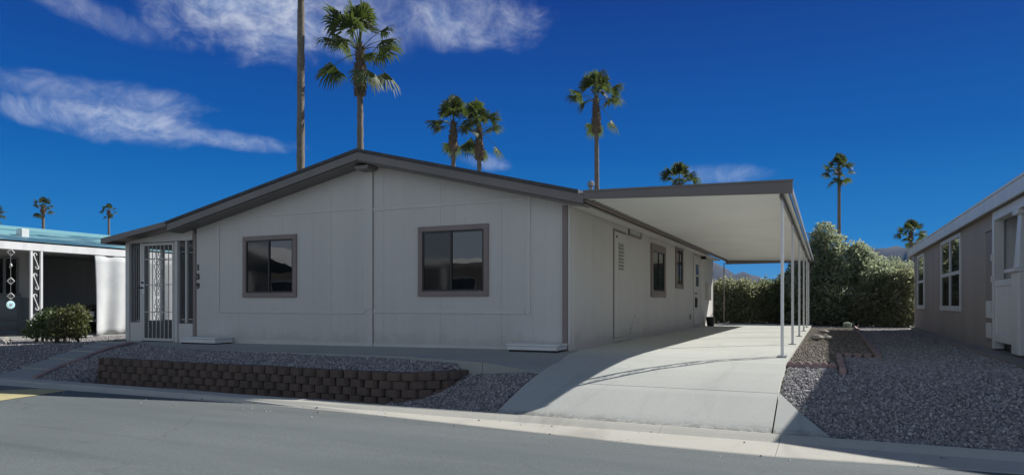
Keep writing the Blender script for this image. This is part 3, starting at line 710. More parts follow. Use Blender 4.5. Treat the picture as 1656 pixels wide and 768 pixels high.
# ribbed pan ceiling: flat pans with small seams running along X
m.hexa([(.365,CY0+.05,cz(.365)),(3.22,CY0+.05,cz(3.22)),(3.22,CY1,cz(3.22)),(.365,CY1,cz(.365))],[(.365,CY0+.05,cz(.365)+.05),(3.22,CY0+.05,cz(3.22)+.05),(3.22,CY1,cz(3.22)+.05),(.365,CY1,cz(.365)+.05)])
m.build('roof',M['ceiling'],C)
m=MB()
m.hexa([(.372,CY0,2.30),(3.28,CY0,2.19),(3.28,CY0+.045,2.19),(.372,CY0+.045,2.30)],[(.372,CY0,2.425),(3.28,CY0,2.37),(3.28,CY0+.045,2.37),(.372,CY0+.045,2.425)])
m.build('front_fascia',M['fascia'],C,.005)
m=MB();m.hexa([(.372,CY0-.012,2.405),(3.29,CY0-.012,2.35),(3.29,CY0-.001,2.35),(.372,CY0-.001,2.405)],[(.372,CY0-.012,2.43),(3.29,CY0-.012,2.375),(3.29,CY0-.001,2.375),(.372,CY0-.001,2.43)]);m.build('drip_edge',M['fascia'],C)
m=MB();m.box((3.245,CY0+.05,2.205),(3.275,CY1,2.30));m.build('eave_fascia',M['alu'],C,.004)
m=MB();m.box((.37,CY1+.002,2.16),(3.28,CY1+.04,2.36));m.build('rear_fascia',M['fascia'],C,.004)
m=MB();m.box((3.11,CY0+.1,2.15),(3.15,CY1-.05,2.208));m.build('beam',M['fascia'],C,.005)
# ribbon of dark ventilation gaps where the pans meet the eave
m=MB();y=CY0+.2
m.box((.425,CY0+.1,cz(.43)-.0015),(.428,CY1-.1,cz(.43)+.01))
while y<CY1-.2: m.box((.43,y,cz(.44)-.004),(.49,y+.1,cz(.49)+.01));y+=.205
m.build('pan_end_slats',M['dark'],C)
m=MB();m.box((.37,CY0+.06,2.262),(.42,CY1,2.30));m.build('wall_channel',M['mauve'],C)
posts=[0.,3.15,6.5,9.8,12.9,15.2]
for i,y in enumerate(posts):
    m=MB()
    if i==0:
        # double legged post with scrollwork between the legs
        for dy in (-.1,.1): m.box((3.115,y+dy-.014,.005),(3.145,y+dy+.014,2.149))
        for k in range(7):
            z=.2+k*.27
            m.tube([(3.13,y-.085,z),(3.13,y+.085,z+.17)],.006,5)
            m.ring((3.13,y-.045,z+.13),.035,.006,(0,1,0),(0,0,1),12);m.ring((3.13,y+.045,z+.04),.035,.006,(0,1,0),(0,0,1),12)
    else: m.box((3.108,y-.025,.005),(3.15,y+.025,2.149))
    p=m.build('post',M['white'],C,0 if i==0 else .004)
    m=MB();m.box((3.07,y-.15 if i==0 else y-.06,.001),(3.19,y+.15 if i==0 else y+.06,.014));m.build('base_plate',M['alu'],p)
m=MB();m.box((.33,15.3,0),(.36,15.33,2.2));m.build('post',M['fascia'],C)

# ------------------------------------------------------------------ retaining wall of split faced blocks
m=MB()
pts=[(-7.36,-2.7),(-1.55,-2.7)]
for k in range(1,9):
    a=k/8*R(88);pts.append((-1.55+.8*math.sin(a),-2.7+.95*(1-math.cos(a))))
seg=[0.]
for a,b in zip(pts[:-1],pts[1:]): seg.append(seg[-1]+math.hypot(b[0]-a[0],b[1]-a[1]))
def along(s):
    s=min(max(s,0),seg[-1]-1e-4)
    for i in range(len(seg)-1):
        if seg[i+1]>=s: break
    t=(s-seg[i])/(seg[i+1]-seg[i]);a,b=pts[i],pts[i+1]
    dx,dy=(b[0]-a[0])/(seg[i+1]-seg[i]),(b[1]-a[1])/(seg[i+1]-seg[i])
    return a[0]+t*(b[0]-a[0]),a[1]+t*(b[1]-a[1]),dx,dy
hb,lb=.104,.235
for c in range(4):
    z0=-.60+c*(hb+.004);s=-.0+(lb/2 if c%2 else 0)
    if c%2: s-=lb
    while s<seg[-1]-.05:
        s0,s1=max(s,0),min(s+lb,seg[-1])
        if s1-s0>.06:
            x,y,dx,dy=along((s0+s1)/2);hl=(s1-s0)/2-.004;back=.012*c
            nx_,ny_=dy,-dx
            r=rng.uniform(-.006,.006,6);zz=rng.uniform(-.003,.003)
            def P_(u,n,z): return (x+dx*u+nx_*(n-back),y+dy*u+ny_*(n-back),z)
            ol=[(-hl,-.17),(hl,-.17),(hl-.006,-.03),(hl-.03,.006+r[0]),(hl*.55,.024+r[1]),(-hl*.55,.024+r[2]),(-hl+.03,.006+r[3]),(-hl+.006,-.03)]
            m.hexa([P_(u,n,z0+zz) for u,n in ol],[P_(u*.985,n-(.006 if n>0 else 0),z0+hb+zz) for u,n in ol])
        s+=lb
tag(m.build('retaining_wall',M['block'],None,.004),'low brown retaining wall of stacked split-face blocks along the kerb','wall')

# red edging beside the footpath
m=MB()
for k in range(8):
    y0_=-3.25+k*.28;y1_=y0_+.27;c0,c1=float(pathline(y0_))+.42,float(pathline(y1_))+.42
    if y0_>-1.7: c0+=.2*(y0_+1.7);c1+=.2*(y1_+1.7)
    z_0,z_1=float(prof(y0_)),float(prof(y1_))
    wd=.13
    m.hexa([(c0,y0_,z_0-.1),(c0+wd,y0_,z_0-.1),(c1+wd,y1_,z_1-.1),(c1,y1_,z_1-.1)],[(c0,y0_,z_0+.012),(c0+wd,y0_,z_0+.012),(c1+wd,y1_,z_1+.012),(c1,y1_,z_1+.012)])
tag(m.build('path_edging',M['timber'],None,.006),'dull red edging strip beside the sloping footpath to the porch','edging')

# scalloped edging stones at the front of the dirt bed
def scallop():
    m=MB();n=10;o=[(-.046,-.06)]+[(-.046*math.cos(math.pi*k/n),.0+.05*math.sin(math.pi*k/n)) for k in range(n+1)]+[(.046,-.06)]
    m.prism(o,1,-.03,.03);return m
spos=[(3.268,-.70),(3.366,-.71),(3.464,-.70),(3.562,-.71),(3.66,-.72),(3.758,-.74)]
slab=['pink scalloped edging stone touching the driveway edge','pink scalloped edging stone second from the driveway','pink scalloped edging stone third from the driveway','pink scalloped edging stone third from the brick corner','pink scalloped edging stone second from the brick corner','pink scalloped edging stone in the shade beside the brick corner']
base_me=None
for (x,y),lb_ in zip(spos,slab):
    if base_me is None:
        o=scallop().build('scalloped_edging_stone',M['mauvebrick'],None,.008);base_me=o
    else:
        o=base_me.copy();COL.objects.link(o)
    o.location=(x,y,float(prof(y))-.035);o.rotation_euler=(0,0,rng.uniform(-.12,.12));tag(o,lb_,'edging stone','scalloped stones edging the dirt bed')
def brick(lx,ly,h=.07):
    m=MB();m.box((-lx/2,-ly/2,-.06),(lx/2,ly/2,h-.02));return m
BR=[]
for k in range(5): BR.append((3.86+rng.uniform(-.008,.008),-.98+k*.46,.075,.42,'pink edging brick laid lengthwise, number %s from the street end'%['one','two','three','four','five'][k]))
blabs=['nearest the street','second from the street','third from the street','fourth from the street','just before the corner']
for k,(x,y,lx,ly,_) in enumerate(BR):
    if k==0: bo=brick(lx,ly).build('edging_brick',M['mauvebrick'],None,.01);o=bo
    else: o=bo.copy();COL.objects.link(o)
    o.location=(x,y,float(prof(y))-.05);o.rotation_euler=(0,0,rng.uniform(-.03,.03))
    tag(o,'long pink edging brick of the shaded border, '+blabs[k],'edging brick','bricks edging the dirt bed')
for k,x in enumerate((3.98,4.11,4.24)):
    if k==0: b2=brick(.10,.07,.07).build('edging_brick',M['mauvebrick'],None,.01);o=b2
    else: o=b2.copy();COL.objects.link(o)
    o.location=(x,1.25,-.055);tag(o,'small pink edging brick crossing to the long border, '+['closest to the driveway','middle of three','touching the long border'][k],'edging brick','small bricks across the dirt bed')
for k,(ya,yb,lab) in enumerate(((1.15,5.4,'thick faded pink timber edging at the near end of the dirt bed'),(5.45,9.7,'faded pink timber edging in the middle of the dirt bed border'),(9.75,14.1,'thin faded pink timber edging running to the bushes'))):
    m=MB();xa,xb=4.33+.012*(ya-1.2),4.33+.012*(yb-1.2)
    m.hexa([(xa,ya,-.08),(xa+.09,ya,-.08),(xb+.09,yb,-.08),(xb,yb,-.08)],[(xa,ya,.005),(xa+.09,ya,.005),(xb+.09,yb,.0),(xb,yb,.05)])
    tag(m.build('timber_edging',M['timber'],None,.008),lab,'edging','timber edging of the dirt bed')
def rock(name,loc,s,mt,label,cat,group=None):
    bm=bmesh.new();bmesh.ops.create_icosphere(bm,subdivisions=2,radius=1)
    ph=rng.uniform(0,6,3)
    for v in bm.verts:
        c=v.co;k=1+.16*math.sin(3*c.x+ph[0])*math.cos(2.6*c.y+ph[1])+.1*math.sin(5*c.z+ph[2])+rng.uniform(-.06,.06)
        v.co=Vector((c.x*s[0],c.y*s[1],c.z*s[2]))*k
    me=bpy.data.meshes.new(name);bm.to_mesh(me);bm.free()
    o=link(name,me,mt);o.location=loc;tag(o,label,cat,group);return o
rock('stone',(3.50,5.5,.03),(.16,.10,.06),M['rock'],'flat pale stone lying on the dirt bed nearer the posts','stone','stones lying on the dirt bed')
rock('stone',(3.72,5.62,.02),(.10,.08,.05),M['rock'],'smaller flat stone lying on the dirt bed nearer the shadow','stone','stones lying on the dirt bed')
rock('stone',(3.62,9.2,.02),(.12,.09,.05),M['rock'],'pale stone far along the dirt bed towards the bushes','stone','stones lying on the dirt bed')
rock('stone',(4.30,14.5,.05),(.14,.12,.11),M['greenrock'],'pale greenish stone at the far end of the timber edging','stone')

# ------------------------------------------------------------------ right hand house
N=thing('taupe_house',(8,5,0),'taupe house with white window frames and white eave on the far side of the gravel','house')
XR=6.15;YE=14.25
m=MB(FXm(XR))
y=3.06
while y<YE:
    b=min(y+.3,YE);m.box((y+.003,-.014,.0),(b-.003,0,2.3));y+=.3
m.box((3.06,-.1,.0),(YE,-.011,2.3));m.build('long_wall',M['taupe'],N)
pieces(None,[((XR+.1,YE-.1,.0),(14,YE,2.3)),((XR+.1,-.35,0),(14,-.25,2.3)),((XR+1.4,-.249,0),(XR+1.5,3.06,2.3)),((XR+.01,3.062,0),(XR+1.4,3.14,2.3))],'return_wall',M['taupedark'],N)
m=MB()
rzR=lambda x:float(np.interp(x,[6.03,10.1,14.2],[2.42,3.45,2.42]))
for p,q in ((6.03,10.1),(10.1,14.2)):
    m.hexa([(p,-.5,rzR(p)-.08),(q,-.5,rzR(q)-.08),(q,YE+.25,rzR(q)-.08),(p,YE+.25,rzR(p)-.08)],[(p,-.5,rzR(p)),(q,-.5,rzR(q)),(q,YE+.25,rzR(q)),(p,YE+.25,rzR(p))])
m.build('roof',M['shingle'],N)
for ya,yb in ((-.34,-.26),(YE-.1,YE-.02)):
    m=MB();m.prism([(6.2,2.302),(14,2.302),(10.1,3.3)],1,ya,yb);m.build('gable_panel',M['taupe'],N)
m=MB();m.box((6.0,-.5,2.19),(6.03,YE+.25,2.385));m.box((5.985,-.5,2.388),(6.03,YE+.25,2.425));m.build('eave_fascia',M['white'],N,.004)
m=MB();m.box((6.035,-.45,2.2),(6.3,YE+.2,2.235));m.build('soffit',M['taupedark'],N)
m=MB();m.box((6.06,3.07,-.12),(6.15,YE,.0));m.build('skirting',M['taupe'],N,.004)
m=MB();m.hexa([(5.86,-.4,-.2),(6.9,-.4,-.2),(6.9,13.5,-.2),(5.95,13.5,-.2)],[(5.86,-.4,-.015),(6.9,-.4,.03),(6.9,13.5,.03),(6.0,13.5,.0)])
tag(m.build('house_pad',M['taupedark']),kind='structure')
def grid_window(par,u0,u1,z0,z1,cols):
    fr=FXm(XR);fw=.085;m=MB(fr);pr=.035
    m.box((u0,0,z1-fw),(u1,pr,z1));m.box((u0-.03,0,z0-.04),(u1+.03,pr+.01,z0+fw*.8))
    m.box((u0,0,z0+fw*.8),(u0+fw,pr-.002,z1-fw));m.box((u1-fw,0,z0+fw*.8),(u1,pr-.002,z1-fw))
    f=m.build('window',M['white'],par,.004)
    zm=(z0+z1)/2-.02
    m=MB(fr);m.box((u0+fw,0,zm-.035),(u1-fw,pr-.004,zm+.035))
    for k in range(1,cols):
        u=u0+(u1-u0)*k/cols;m.box((u-.06,0,z0+fw*.8),(u+.06,pr-.003,zm-.035));m.box((u-.06,0,zm+.035),(u+.06,pr-.003,z1-fw))
    m.build('mullion',M['white'],f)
    m=MB(fr);m.box((u0+fw,.002,zm+.035),(u1-fw,.012,z1-fw));m.build('pane',M['pane'],f)
    m=MB(fr);m.box((u0+fw,.002,z0+fw*.8),(u1-fw,.014,zm-.035));m.build('pane',M['screenpane'],f)
grid_window(N,11.75,13.25,.63,2.14,1)
grid_window(N,6.08,8.68,.62,2.17,2)
m=MB(FXm(XR));m.box((3.16,0,.1),(3.66,.02,1.92));dr=m.build('utility_door',M['taupedark'],N,.004)
m=MB(FXm(XR));m.box((3.10,0,1.93),(3.74,.04,2.03));m.box((3.665,0,.1),(3.70,.025,1.925));m.build('door_frame',M['taupe'],dr,.003)
m=MB(FXm(XR));m.box((3.2,.02,.17),(3.6,.035,.42));m.build('vent_cover',M['white'],dr,.004)
m=MB(FXm(XR));m.box((3.2,.02,.50),(3.6,.035,.78));m.build('vent_cover',M['white'],dr,.004)
# porch recess with white posts, half gate and a tapered column
m=MB();m.box((6.10,2.92,.02),(6.24,3.05,2.19));m.box((6.10,-.4,2.05),(6.24,2.915,2.19));m.box((6.24,2.97,.02),(7.5,3.05,2.19));m.build('porch_frame',M['white'],N,.004)
G=MB(FXm(6.13));G.box((1.86,-.03,1.0),(2.90,.02,1.10));G.box((1.86,-.03,.14),(2.90,.02,.26));G.box((2.82,-.03,.262),(2.90,.018,.998));G.box((1.86,-.03,.262),(1.95,.018,.998));gt=G.build('porch_gate',M['white'],N,.004)
m=MB(FXm(6.13))
for k in range(9): m.box((1.955+k*.096,-.015,.262),(1.955+k*.096+.092,.0,.998))
m.build('gate_board',M['white'],gt)
pieces(FXm(6.10),[((2.94,0,z),(3.04,.02,z+.1)) for z in (.5,1.08,1.42)],'hinge',M['white'],gt)
m=MB();m.box((6.08,1.25,.02),(6.36,1.69,1.17));m.build('column_pedestal',M['white'],N,.006)
m=MB();m.box((6.02,1.24,1.172),(6.42,1.82,1.225));m.build('pedestal_cap',M['white'],N,.008)
m=MB();m.hexa([(6.1,1.36,1.228),(6.34,1.36,1.228),(6.34,1.66,1.228),(6.1,1.66,1.228)],[(6.14,1.42,1.98),(6.30,1.42,1.98),(6.30,1.60,1.98),(6.14,1.60,1.98)]);m.box((6.09,1.36,1.982),(6.35,1.68,2.048));m.build('porch_column',M['white'],N,.005)
m=MB();m.box((6.20,1.76,.02),(6.24,1.79,1.1));m.build('gate_post',M['mauve'],N)
m=MB();m.box((6.25,-.3,-.0),(7.6,2.96,.08));m.build('porch_floor',M['dark'],N)

# ------------------------------------------------------------------ left hand house
Lh=thing('blue_roofed_house',(-18,3,-.2),'white house with a blue metal roof and open carport beyond the footpath','house')
XL=-15.6
m=MB()
for p,q,zp,zq in ((-15.55,-19.6,2.40,3.18),(-19.6,-23.5,3.18,2.4)):
    m.hexa([(p,-4.6,zp-.05),(q,-4.6,zq-.05),(q,18,zq-.05),(p,18,zp-.05)],[(p,-4.6,zp),(q,-4.6,zq),(q,18,zq),(p,18,zp)])
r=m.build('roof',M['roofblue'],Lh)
m=MB();m.box((-15.6,-4.6,2.15),(-15.55,18,2.395));m.build('eave_fascia',M['white'],Lh,.004)
m=MB();m.box((-16.85,1.40,2.55),(-16.6,1.62,2.82));m.build('roof_vent',M['white'],Lh,.02)
m=MB();m.box((-18.4,-3.5,-.2),(-18.3,2.75,2.6));wl=m.build('long_wall',M['leftwall'],Lh)
m=MB();m.box((-18.3,-3.5,-.17),(-18.28,2.75,.93));m.build('wainscot',M['leftlower'],Lh)
m=MB();m.box((-20.6,2.76,-.2),(-18.3,2.86,2.6));m.box((-20.7,2.86,-.2),(-20.6,16,2.8));m.box((-20.6,10,-.2),(-15.7,10.1,2.3));m.build('carport_wall',M['leftwall'],Lh)
m=MB();m.box((-22.5,-3.4,-.2),(-18.42,-3.3,2.5));m.box((-22.6,-3.4,-.2),(-22.5,16,2.4));m.build('far_walls',M['leftwall'],Lh)
m=MB();m.hexa([(-20.5,-3,2.30),(-15.62,-3,2.2),(-15.62,16,2.2),(-20.5,16,2.30)],[(-20.5,-3,2.33),(-15.62,-3,2.23),(-15.62,16,2.23),(-20.5,16,2.33)]);m.build('carport_ceiling',M['leftwall'],Lh)
# window on the wall with muntins
m=MB(FX(-18.3));u0,u1,z0,z1=.7,2.28,1.04,2.12
m.box((u0,0,z1-.06),(u1,.04,z1));m.box((u0,0,z0-.06),(u1+.06,.05,z0));m.box((u1-.06,0,z0),(u1,.04,z1-.06));m.box((u0,0,z0),(u0+.06,.04,z1-.06));m.box((1.86,0,z0),(1.93,.04,z1-.06))
f=m.build('window',M['alu'],Lh)
m=MB(FX(-18.3));m.box((u0+.06,.0,z0),(u1-.06,.012,z1-.06));m.build('pane',M['screenpane'],f)
m=MB(FX(-18.3))
for z in (1.3,1.56,1.82): m.box((u0+.06,.012,z),(u1-.06,.02,z+.015))
m.build('muntin',M['dark'],f)
m=MB(FX(-18.3));m.box((2.24,.03,-.17),(2.32,.11,.95));m.box((-1,.04,.26),(2.24,.08,.34));m.box((-1,.04,.0),(2.24,.08,.08));m.box((-1,.04,.88),(2.24,.09,.95))
m.build('porch_rail',M['alu'],Lh)
m=MB();m.hexa([(-21,-4,-.5),(-15.55,-4,-.5),(-15.55,16,-.5),(-21,16,-.5)],[(-21,-4,-.17),(-15.55,-4,-.17),(-15.55,16,-.17),(-21,16,-.17)]);tag(m.build('carport_slab',M['patio']),kind='structure')
# scroll post
m=MB()
for dy in (1.07,1.33): m.box((-15.62,dy-.03,-.17),(-15.56,dy+.03,2.15))
P1=m.build('post',M['white'],Lh,.004)
m=MB()
for k in range(4):
    z=-.02+k*.55
    def S_(t): # an S scroll
        return z+.05+.40*t
    m.tube([(-15.59,1.2+.055*math.cos(math.pi*t),S_(t)) for t in np.linspace(0,1,9)],.012,5)
    m.ring((-15.59,1.2-.03,z+.42),.045,.012,(0,1,0),(0,0,1),14,-.5,4.2);m.ring((-15.59,1.2+.03,z+.08),.045,.012,(0,1,0),(0,0,1),14,2.6,7.3)
m.build('scrollwork',M['white'],P1)
pieces(None,[((-15.62,9.5,-.17),(-15.56,9.56,2.15)),((-15.62,-3.06,-.17),(-15.56,-3.0,2.15))],'post',M['white'],Lh)
# canvas curtain hanging from the eave
V=[];nU,nV=110,14
for j in range(nV):
    t=j/(nV-1)
    for i in range(nU):
        s=i/(nU-1);y=2.80+s*4.2+.02*math.sin(t*3)
        x=-15.575+.05*math.sin(s*44+.8*t)*(.4+.6*t)+.07*math.sin(s*19+2+.5*t)*(.2+.8*t)
        z=2.13-t*(2.31-.03*math.sin(s*7))
        V.append((x,y,z))
I=np.arange(nU*nV).reshape(nV,nU);F=np.stack([I[:-1,:-1],I[:-1,1:],I[1:,1:],I[1:,:-1]],-1).reshape(-1,4)
cur=mesh_np('curtain',np.array(V),F,M['cloth'],None,True)
md=cur.modifiers.new('thick','SOLIDIFY');md.thickness=.004
tag(cur,'white canvas curtain hanging from the eave of the neighbouring carport','curtain')
# hanging ornament
O=thing('hanging_ornament',(-15.5,.52,2.1),'string of pewter rings with a pale blue disc hanging by the scroll post','ornament')
m=MB();m.tube([(-15.5,.52,2.14),(-15.5,.52,.8)],.006,5);m.build('cord',M['ornmetal'],O)
for z in (2.06,1.32,.93):
    m=MB();c_=(-15.5,.52,z);q=.085
    m.tube([(-15.5,.52,z+q),(-15.5,.52+q,z),(-15.5,.52,z-q),(-15.5,.52-q,z),(-15.5,.52,z+q)],.02,6);m.build('ring',M['ornmetal'],O)
m=MB();m.tube([(-15.5,.52,1.78),(-15.5,.53,1.72),(-15.5,.5,1.66)],[.02,.04,.015],7);m.build('charm',M['ornmetal'],O)
m=MB();m.tube([(-15.52,.52,.71),(-15.5,.52,.71),(-15.49,.52,.71)],[.06,.105,.07],18);dk=m.build('disc',M['disc'],O)
m=MB();m.tube([(-15.488,.52,.71),(-15.48,.52,.71)],.03,10);m.build('disc_eye',M['ornmetal'],dk)

# dark car in the carport, nose towards the street
CR=thing('parked_car',(-16.7,5.6,-.17),'black car parked nose out behind the curtain of the neighbouring carport','car')
def car_body():
    prof_=[(0,.28),(-.02,.55),(.05,.74),(.5,.86),(1.05,.95),(1.75,1.45),(2.4,1.55),(3.2,1.52),(4.0,1.25),(4.35,1.05),(4.45,.6),(4.4,.28)]
    rows=[]
    for k,(yy,zz) in enumerate(prof_):
        hw=.90 if zz<1.0 else .90-.30*(zz-1.0)/.55
        if yy<.2 or yy>4.3: hw-=.08
        rows.append((yy,zz,hw))
    m=MB();n=len(rows);b=len(m.v)
    for s in (-1,1):
        for yy,zz,hw in rows: m.v.append((-16.7+s*hw,3.42+yy,-.17+zz))
    m.f.append(tuple(range(n)));m.f.append(tuple(range(2*n-1,n-1,-1)))
    for i in range(n):
        j=(i+1)%n;m.f.append((i,n+i,n+j,j))
    return m
m=car_body();cb=m.build('body',M['carpaint'],CR,.05,True)
m=MB();y0=3.42;zc=-.17
def onprof(t): # windscreen
    return (y0+1.1+.6*t,zc+.985+.43*t)
a=onprof(.02);b=onprof(.98)
m.hexa([(-17.42,a[0]-.012,a[1]+.008),(-15.98,a[0]-.012,a[1]+.008),(-16.05,b[0]-.012,b[1]+.008),(-17.35,b[0]-.012,b[1]+.008)],[(-17.42,a[0],a[1]-.02),(-15.98,a[0],a[1]-.02),(-16.05,b[0],b[1]-.02),(-17.35,b[0],b[1]-.02)])
m.build('windscreen',M['pane'],CR)
for sx in (-1,1):
    m=MB();m.box((-16.7+sx*.66-.16,y0-.045,zc+.60),(-16.7+sx*.66+.16,y0+.1,zc+.72));m.build('headlight',M['lens'],CR,.03)
    m=MB();xx=-16.7+sx*.98;m.box((xx-.1,y0+1.25,zc+.95),(xx+.1,y0+1.36,zc+1.1));m.build('mirror',M['carpaint'],CR,.03)
    m=MB();xx=-16.7+sx*.885;m.prism([(y0+1.45,zc+1.0),(y0+1.85,zc+1.38),(y0+3.1,zc+1.4),(y0+3.7,zc+1.05)],0,xx-.02,xx+.02);m.build('side_window',M['pane'],CR)
    for yy in (.85,3.55):
        m=MB();xx=-16.7+sx*.83;m.tube([(xx-.1,y0+yy,zc+.32),(xx+.1,y0+yy,zc+.32)],.32,20);wh=m.build('wheel',M['tyre'],CR)
        m=MB();m.tube([(xx-.11,y0+yy,zc+.32),(xx+.11,y0+yy,zc+.32)],.19,12);m.build('rim',M['alu'],wh)
m=MB();m.box((-16.95,y0-.07,zc+.52),(-16.45,y0-.03,zc+.68));m.build('number_plate',M['plate'],CR)
m=MB();m.box((-17.5,y0-.09,zc+.36),(-15.9,y0+.05,zc+.44));m.build('bumper',M['alu'],CR,.02)

# ------------------------------------------------------------------ plants
def leaf_cloud(n,lumps,size,name,mt,parent,up=.3):
    """many folded leaves spread through lumps [(cx,cy,cz,rx,ry,rz)]"""
    vol=np.array([l[3]*l[4]*l[5] for l in lumps])**.75;pick=rng.choice(len(lumps),n,p=vol/vol.sum())
    Lp=np.array(lumps)[pick]
    u=rng.normal(size=(n,3));u/=np.linalg.norm(u,axis=1)[:,None]
    rr=rng.uniform(.45,1.06,n)**.6
    tuft=1+.13*np.sin(u[:,0]*9+Lp[:,0]*3)*np.sin(u[:,1]*8+Lp[:,2]*5)+.1*np.sin(u[:,2]*13+Lp[:,1]*7)
    P=Lp[:,:3]+u*Lp[:,3:]*(rr*tuft)[:,None]
    P=P[(P[:,2]>-.1)];n=len(P);u=u[:n]
    dirv=u+rng.normal(size=(n,3))*.75+np.array([0,0,up]);dirv/=np.linalg.norm(dirv,axis=1)[:,None]
    side=np.cross(dirv,rng.normal(size=(n,3)));side/=np.linalg.norm(side,axis=1)[:,None];nor=np.cross(dirv,side)
    ln=size*rng.uniform(.6,1.35,n)[:,None];wd=ln*rng.uniform(.26,.4,n)[:,None]
    b=P;t=P+dirv*ln-np.array([0,0,1])*ln*.12;mid=P+dirv*ln*.45
    V=np.stack([b,mid+side*wd*.5+nor*wd*.18,t,mid-side*wd*.5+nor*wd*.18],1).reshape(-1,3)
    k=np.arange(n)[:,None]*4;F=np.concatenate([k+np.array([[0,1,2]]),k+np.array([[0,2,3]])],1).reshape(-1,3)
    return mesh_np(name,V,F,mt,parent)
def tufts(lumps,n,rmin,rmax,seed):
    """small lumps stuck on the outside of big ones, so that the outline is ragged"""
    rg=np.random.default_rng(seed);out=list(lumps)
    for k in range(n):
        l=lumps[rg.integers(len(lumps))];u=rg.normal(size=3);u/=np.linalg.norm(u);u[2]=abs(u[2])*.9-.15;r=rg.uniform(rmin,rmax)
        f=rg.uniform(.8,1.12);out.append((l[0]+u[0]*l[3]*f,l[1]+u[1]*l[4]*f,max(.15,l[2]+u[2]*l[5]*f),r,r,r*rg.uniform(.7,1.3)))
    return out
def shrub(loc,lumps,n,size,mt,label,cat='bush',group=None,name='bush',stems=7,up=.3):
    t=thing(name,loc,label,cat,group)
    if n>8000: lumps=tufts([(a,b,c,d1*.82,e1*.82,f1*.82) for a,b,c,d1,e1,f1 in lumps],34,.16,.42,int(n)+len(label))
    if n>8000:
        low=[(a,b-.25,.22,d1*.95,e1*.6,.34) for a,b,c,d1,e1,f1 in lumps[:6]];lumps=lumps+low;n=int(n*1.25)
    Lw=[(loc[0]+a,loc[1]+b,loc[2]+c,d1,e1,f1) for a,b,c,d1,e1,f1 in lumps]
    leaf_cloud(n,Lw,size,'foliage',mt,t,up)
    m=MB()
    for k in range(stems):
        l=Lw[k%len(Lw)];p0=(loc[0]+rng.uniform(-.25,.25),loc[1]+rng.uniform(-.2,.2),loc[2]-.05)
        e=(l[0]+rng.uniform(-.5,.5)*l[3],l[1]+rng.uniform(-.5,.5)*l[4],l[2]+l[5]*.6)
        md_=((p0[0]*.6+e[0]*.4),(p0[1]*.6+e[1]*.4),p0[2]*.4+e[2]*.6+.05)
        m.tube([p0,md_,e],[.035,.022,.008],6)
    m.build('stems',M['stem'],t)
    return t
G1='bushes behind the carport'
shrub((.4,18.6,0),[(-.2,0,.7,1.2,.9,.8),(.5,.2,.9,1.1,.9,.85),(-.9,.3,1.0,.9,.9,.75),(.1,.1,1.25,.8,.7,.6),(.3,-.4,.35,1.4,.6,.5),(-1.0,-.3,.4,.9,.6,.5)],10500,.15,M['sage'],'pale yellow-green bush at the back corner of the beige house','bush',G1)
shrub((2.2,18.6,0),[(0,0,.8,1.2,.9,.8),(.6,.1,1.4,1.0,.9,.9),(-.6,.1,1.1,.8,.8,.7),(.8,.2,1.9,.7,.7,.6),(.2,-.4,.4,1.5,.6,.55),(.9,-.3,.8,.8,.7,.8)],12500,.15,M['darkleaf'],'dark green bush behind the carport posts','bush',G1)
shrub((4.0,18.0,0),[(0,0,1.2,1.6,1.3,1.2),(-.7,.2,2.2,1.0,1.1,.95),(.3,0,2.1,1.0,1.1,.95),(-.15,.2,2.85,.7,.8,.65),(1.2,-.1,1.6,.9,1.0,.9),(-1.1,-.2,1.4,.8,.9,1.1),(.8,.1,2.5,.5,.6,.5),(-.5,.1,3.15,.5,.5,.4),(.3,-.5,.5,1.9,.8,.6),(1.1,-.4,.6,1.0,.8,.6)],23000,.18,M['oleander'],'largest grey-green oleander bush, between the carport posts and the taupe house','bush',G1,stems=6)
shrub((5.7,17.4,0),[(0,0,.8,1.0,.9,.8),(.2,.1,1.35,.7,.7,.6),(-.4,-.2,.7,.9,.8,.7),(.4,-.4,.4,1.0,.6,.5)],10500,.15,M['sage'],'pale yellow-green bush beside the taupe house','bush',G1)
shrub((6.6,21.5,0),[(0,0,1.0,1.2,1,1.0),(-.6,0,1.9,.9,.9,.8),(-1.4,0,2.0,.9,.8,.9)],9000,.15,M['oleander'],'grey-green bush further back between the large bush and the taupe house','bush',G1)
shrub((-1.6,23.5,0),[(0,0,.8,1.8,1,.9),(2.2,.3,.8,1.8,1,.9),(4.2,.3,1.1,1.6,1,1.1),(6.4,.4,1.3,1.6,1,1.3)],14000,.15,M['darkleaf'],'long dark hedge behind all the other bushes','hedge',None,'hedge',stems=8)
shrub((-12.9,.35,-.22),[(0,0,.38,.44,.42,.40),(.18,.05,.62,.34,.34,.30),(-.2,0,.52,.32,.3,.30),(0,-.15,.2,.42,.36,.25)],4600,.095,M['olive'],'round olive-brown shrub in front of the neighbouring carport','shrub',None,'shrub',4)
shrub((-13.75,.25,-.22),[(0,0,.30,.33,.35,.36),(.12,.1,.58,.22,.22,.24),(-.2,0,.22,.28,.26,.24)],1700,.11,M['fresh'],'small fresh green shrub at the foot of the scroll post','shrub',None,'shrub',4,.7)
for k,(x,y,s,lab) in enumerate(((-13.9,-.55,(.22,.16,.13),'pale rock by the carport slab edge, larger of the two'),(-14.5,-.75,(.16,.13,.1),'smaller tan rock by the carport slab edge'))):
    rock('rock',(x,y,-.17),s,M['rock'],lab,'rock','rocks beside the carport slab')

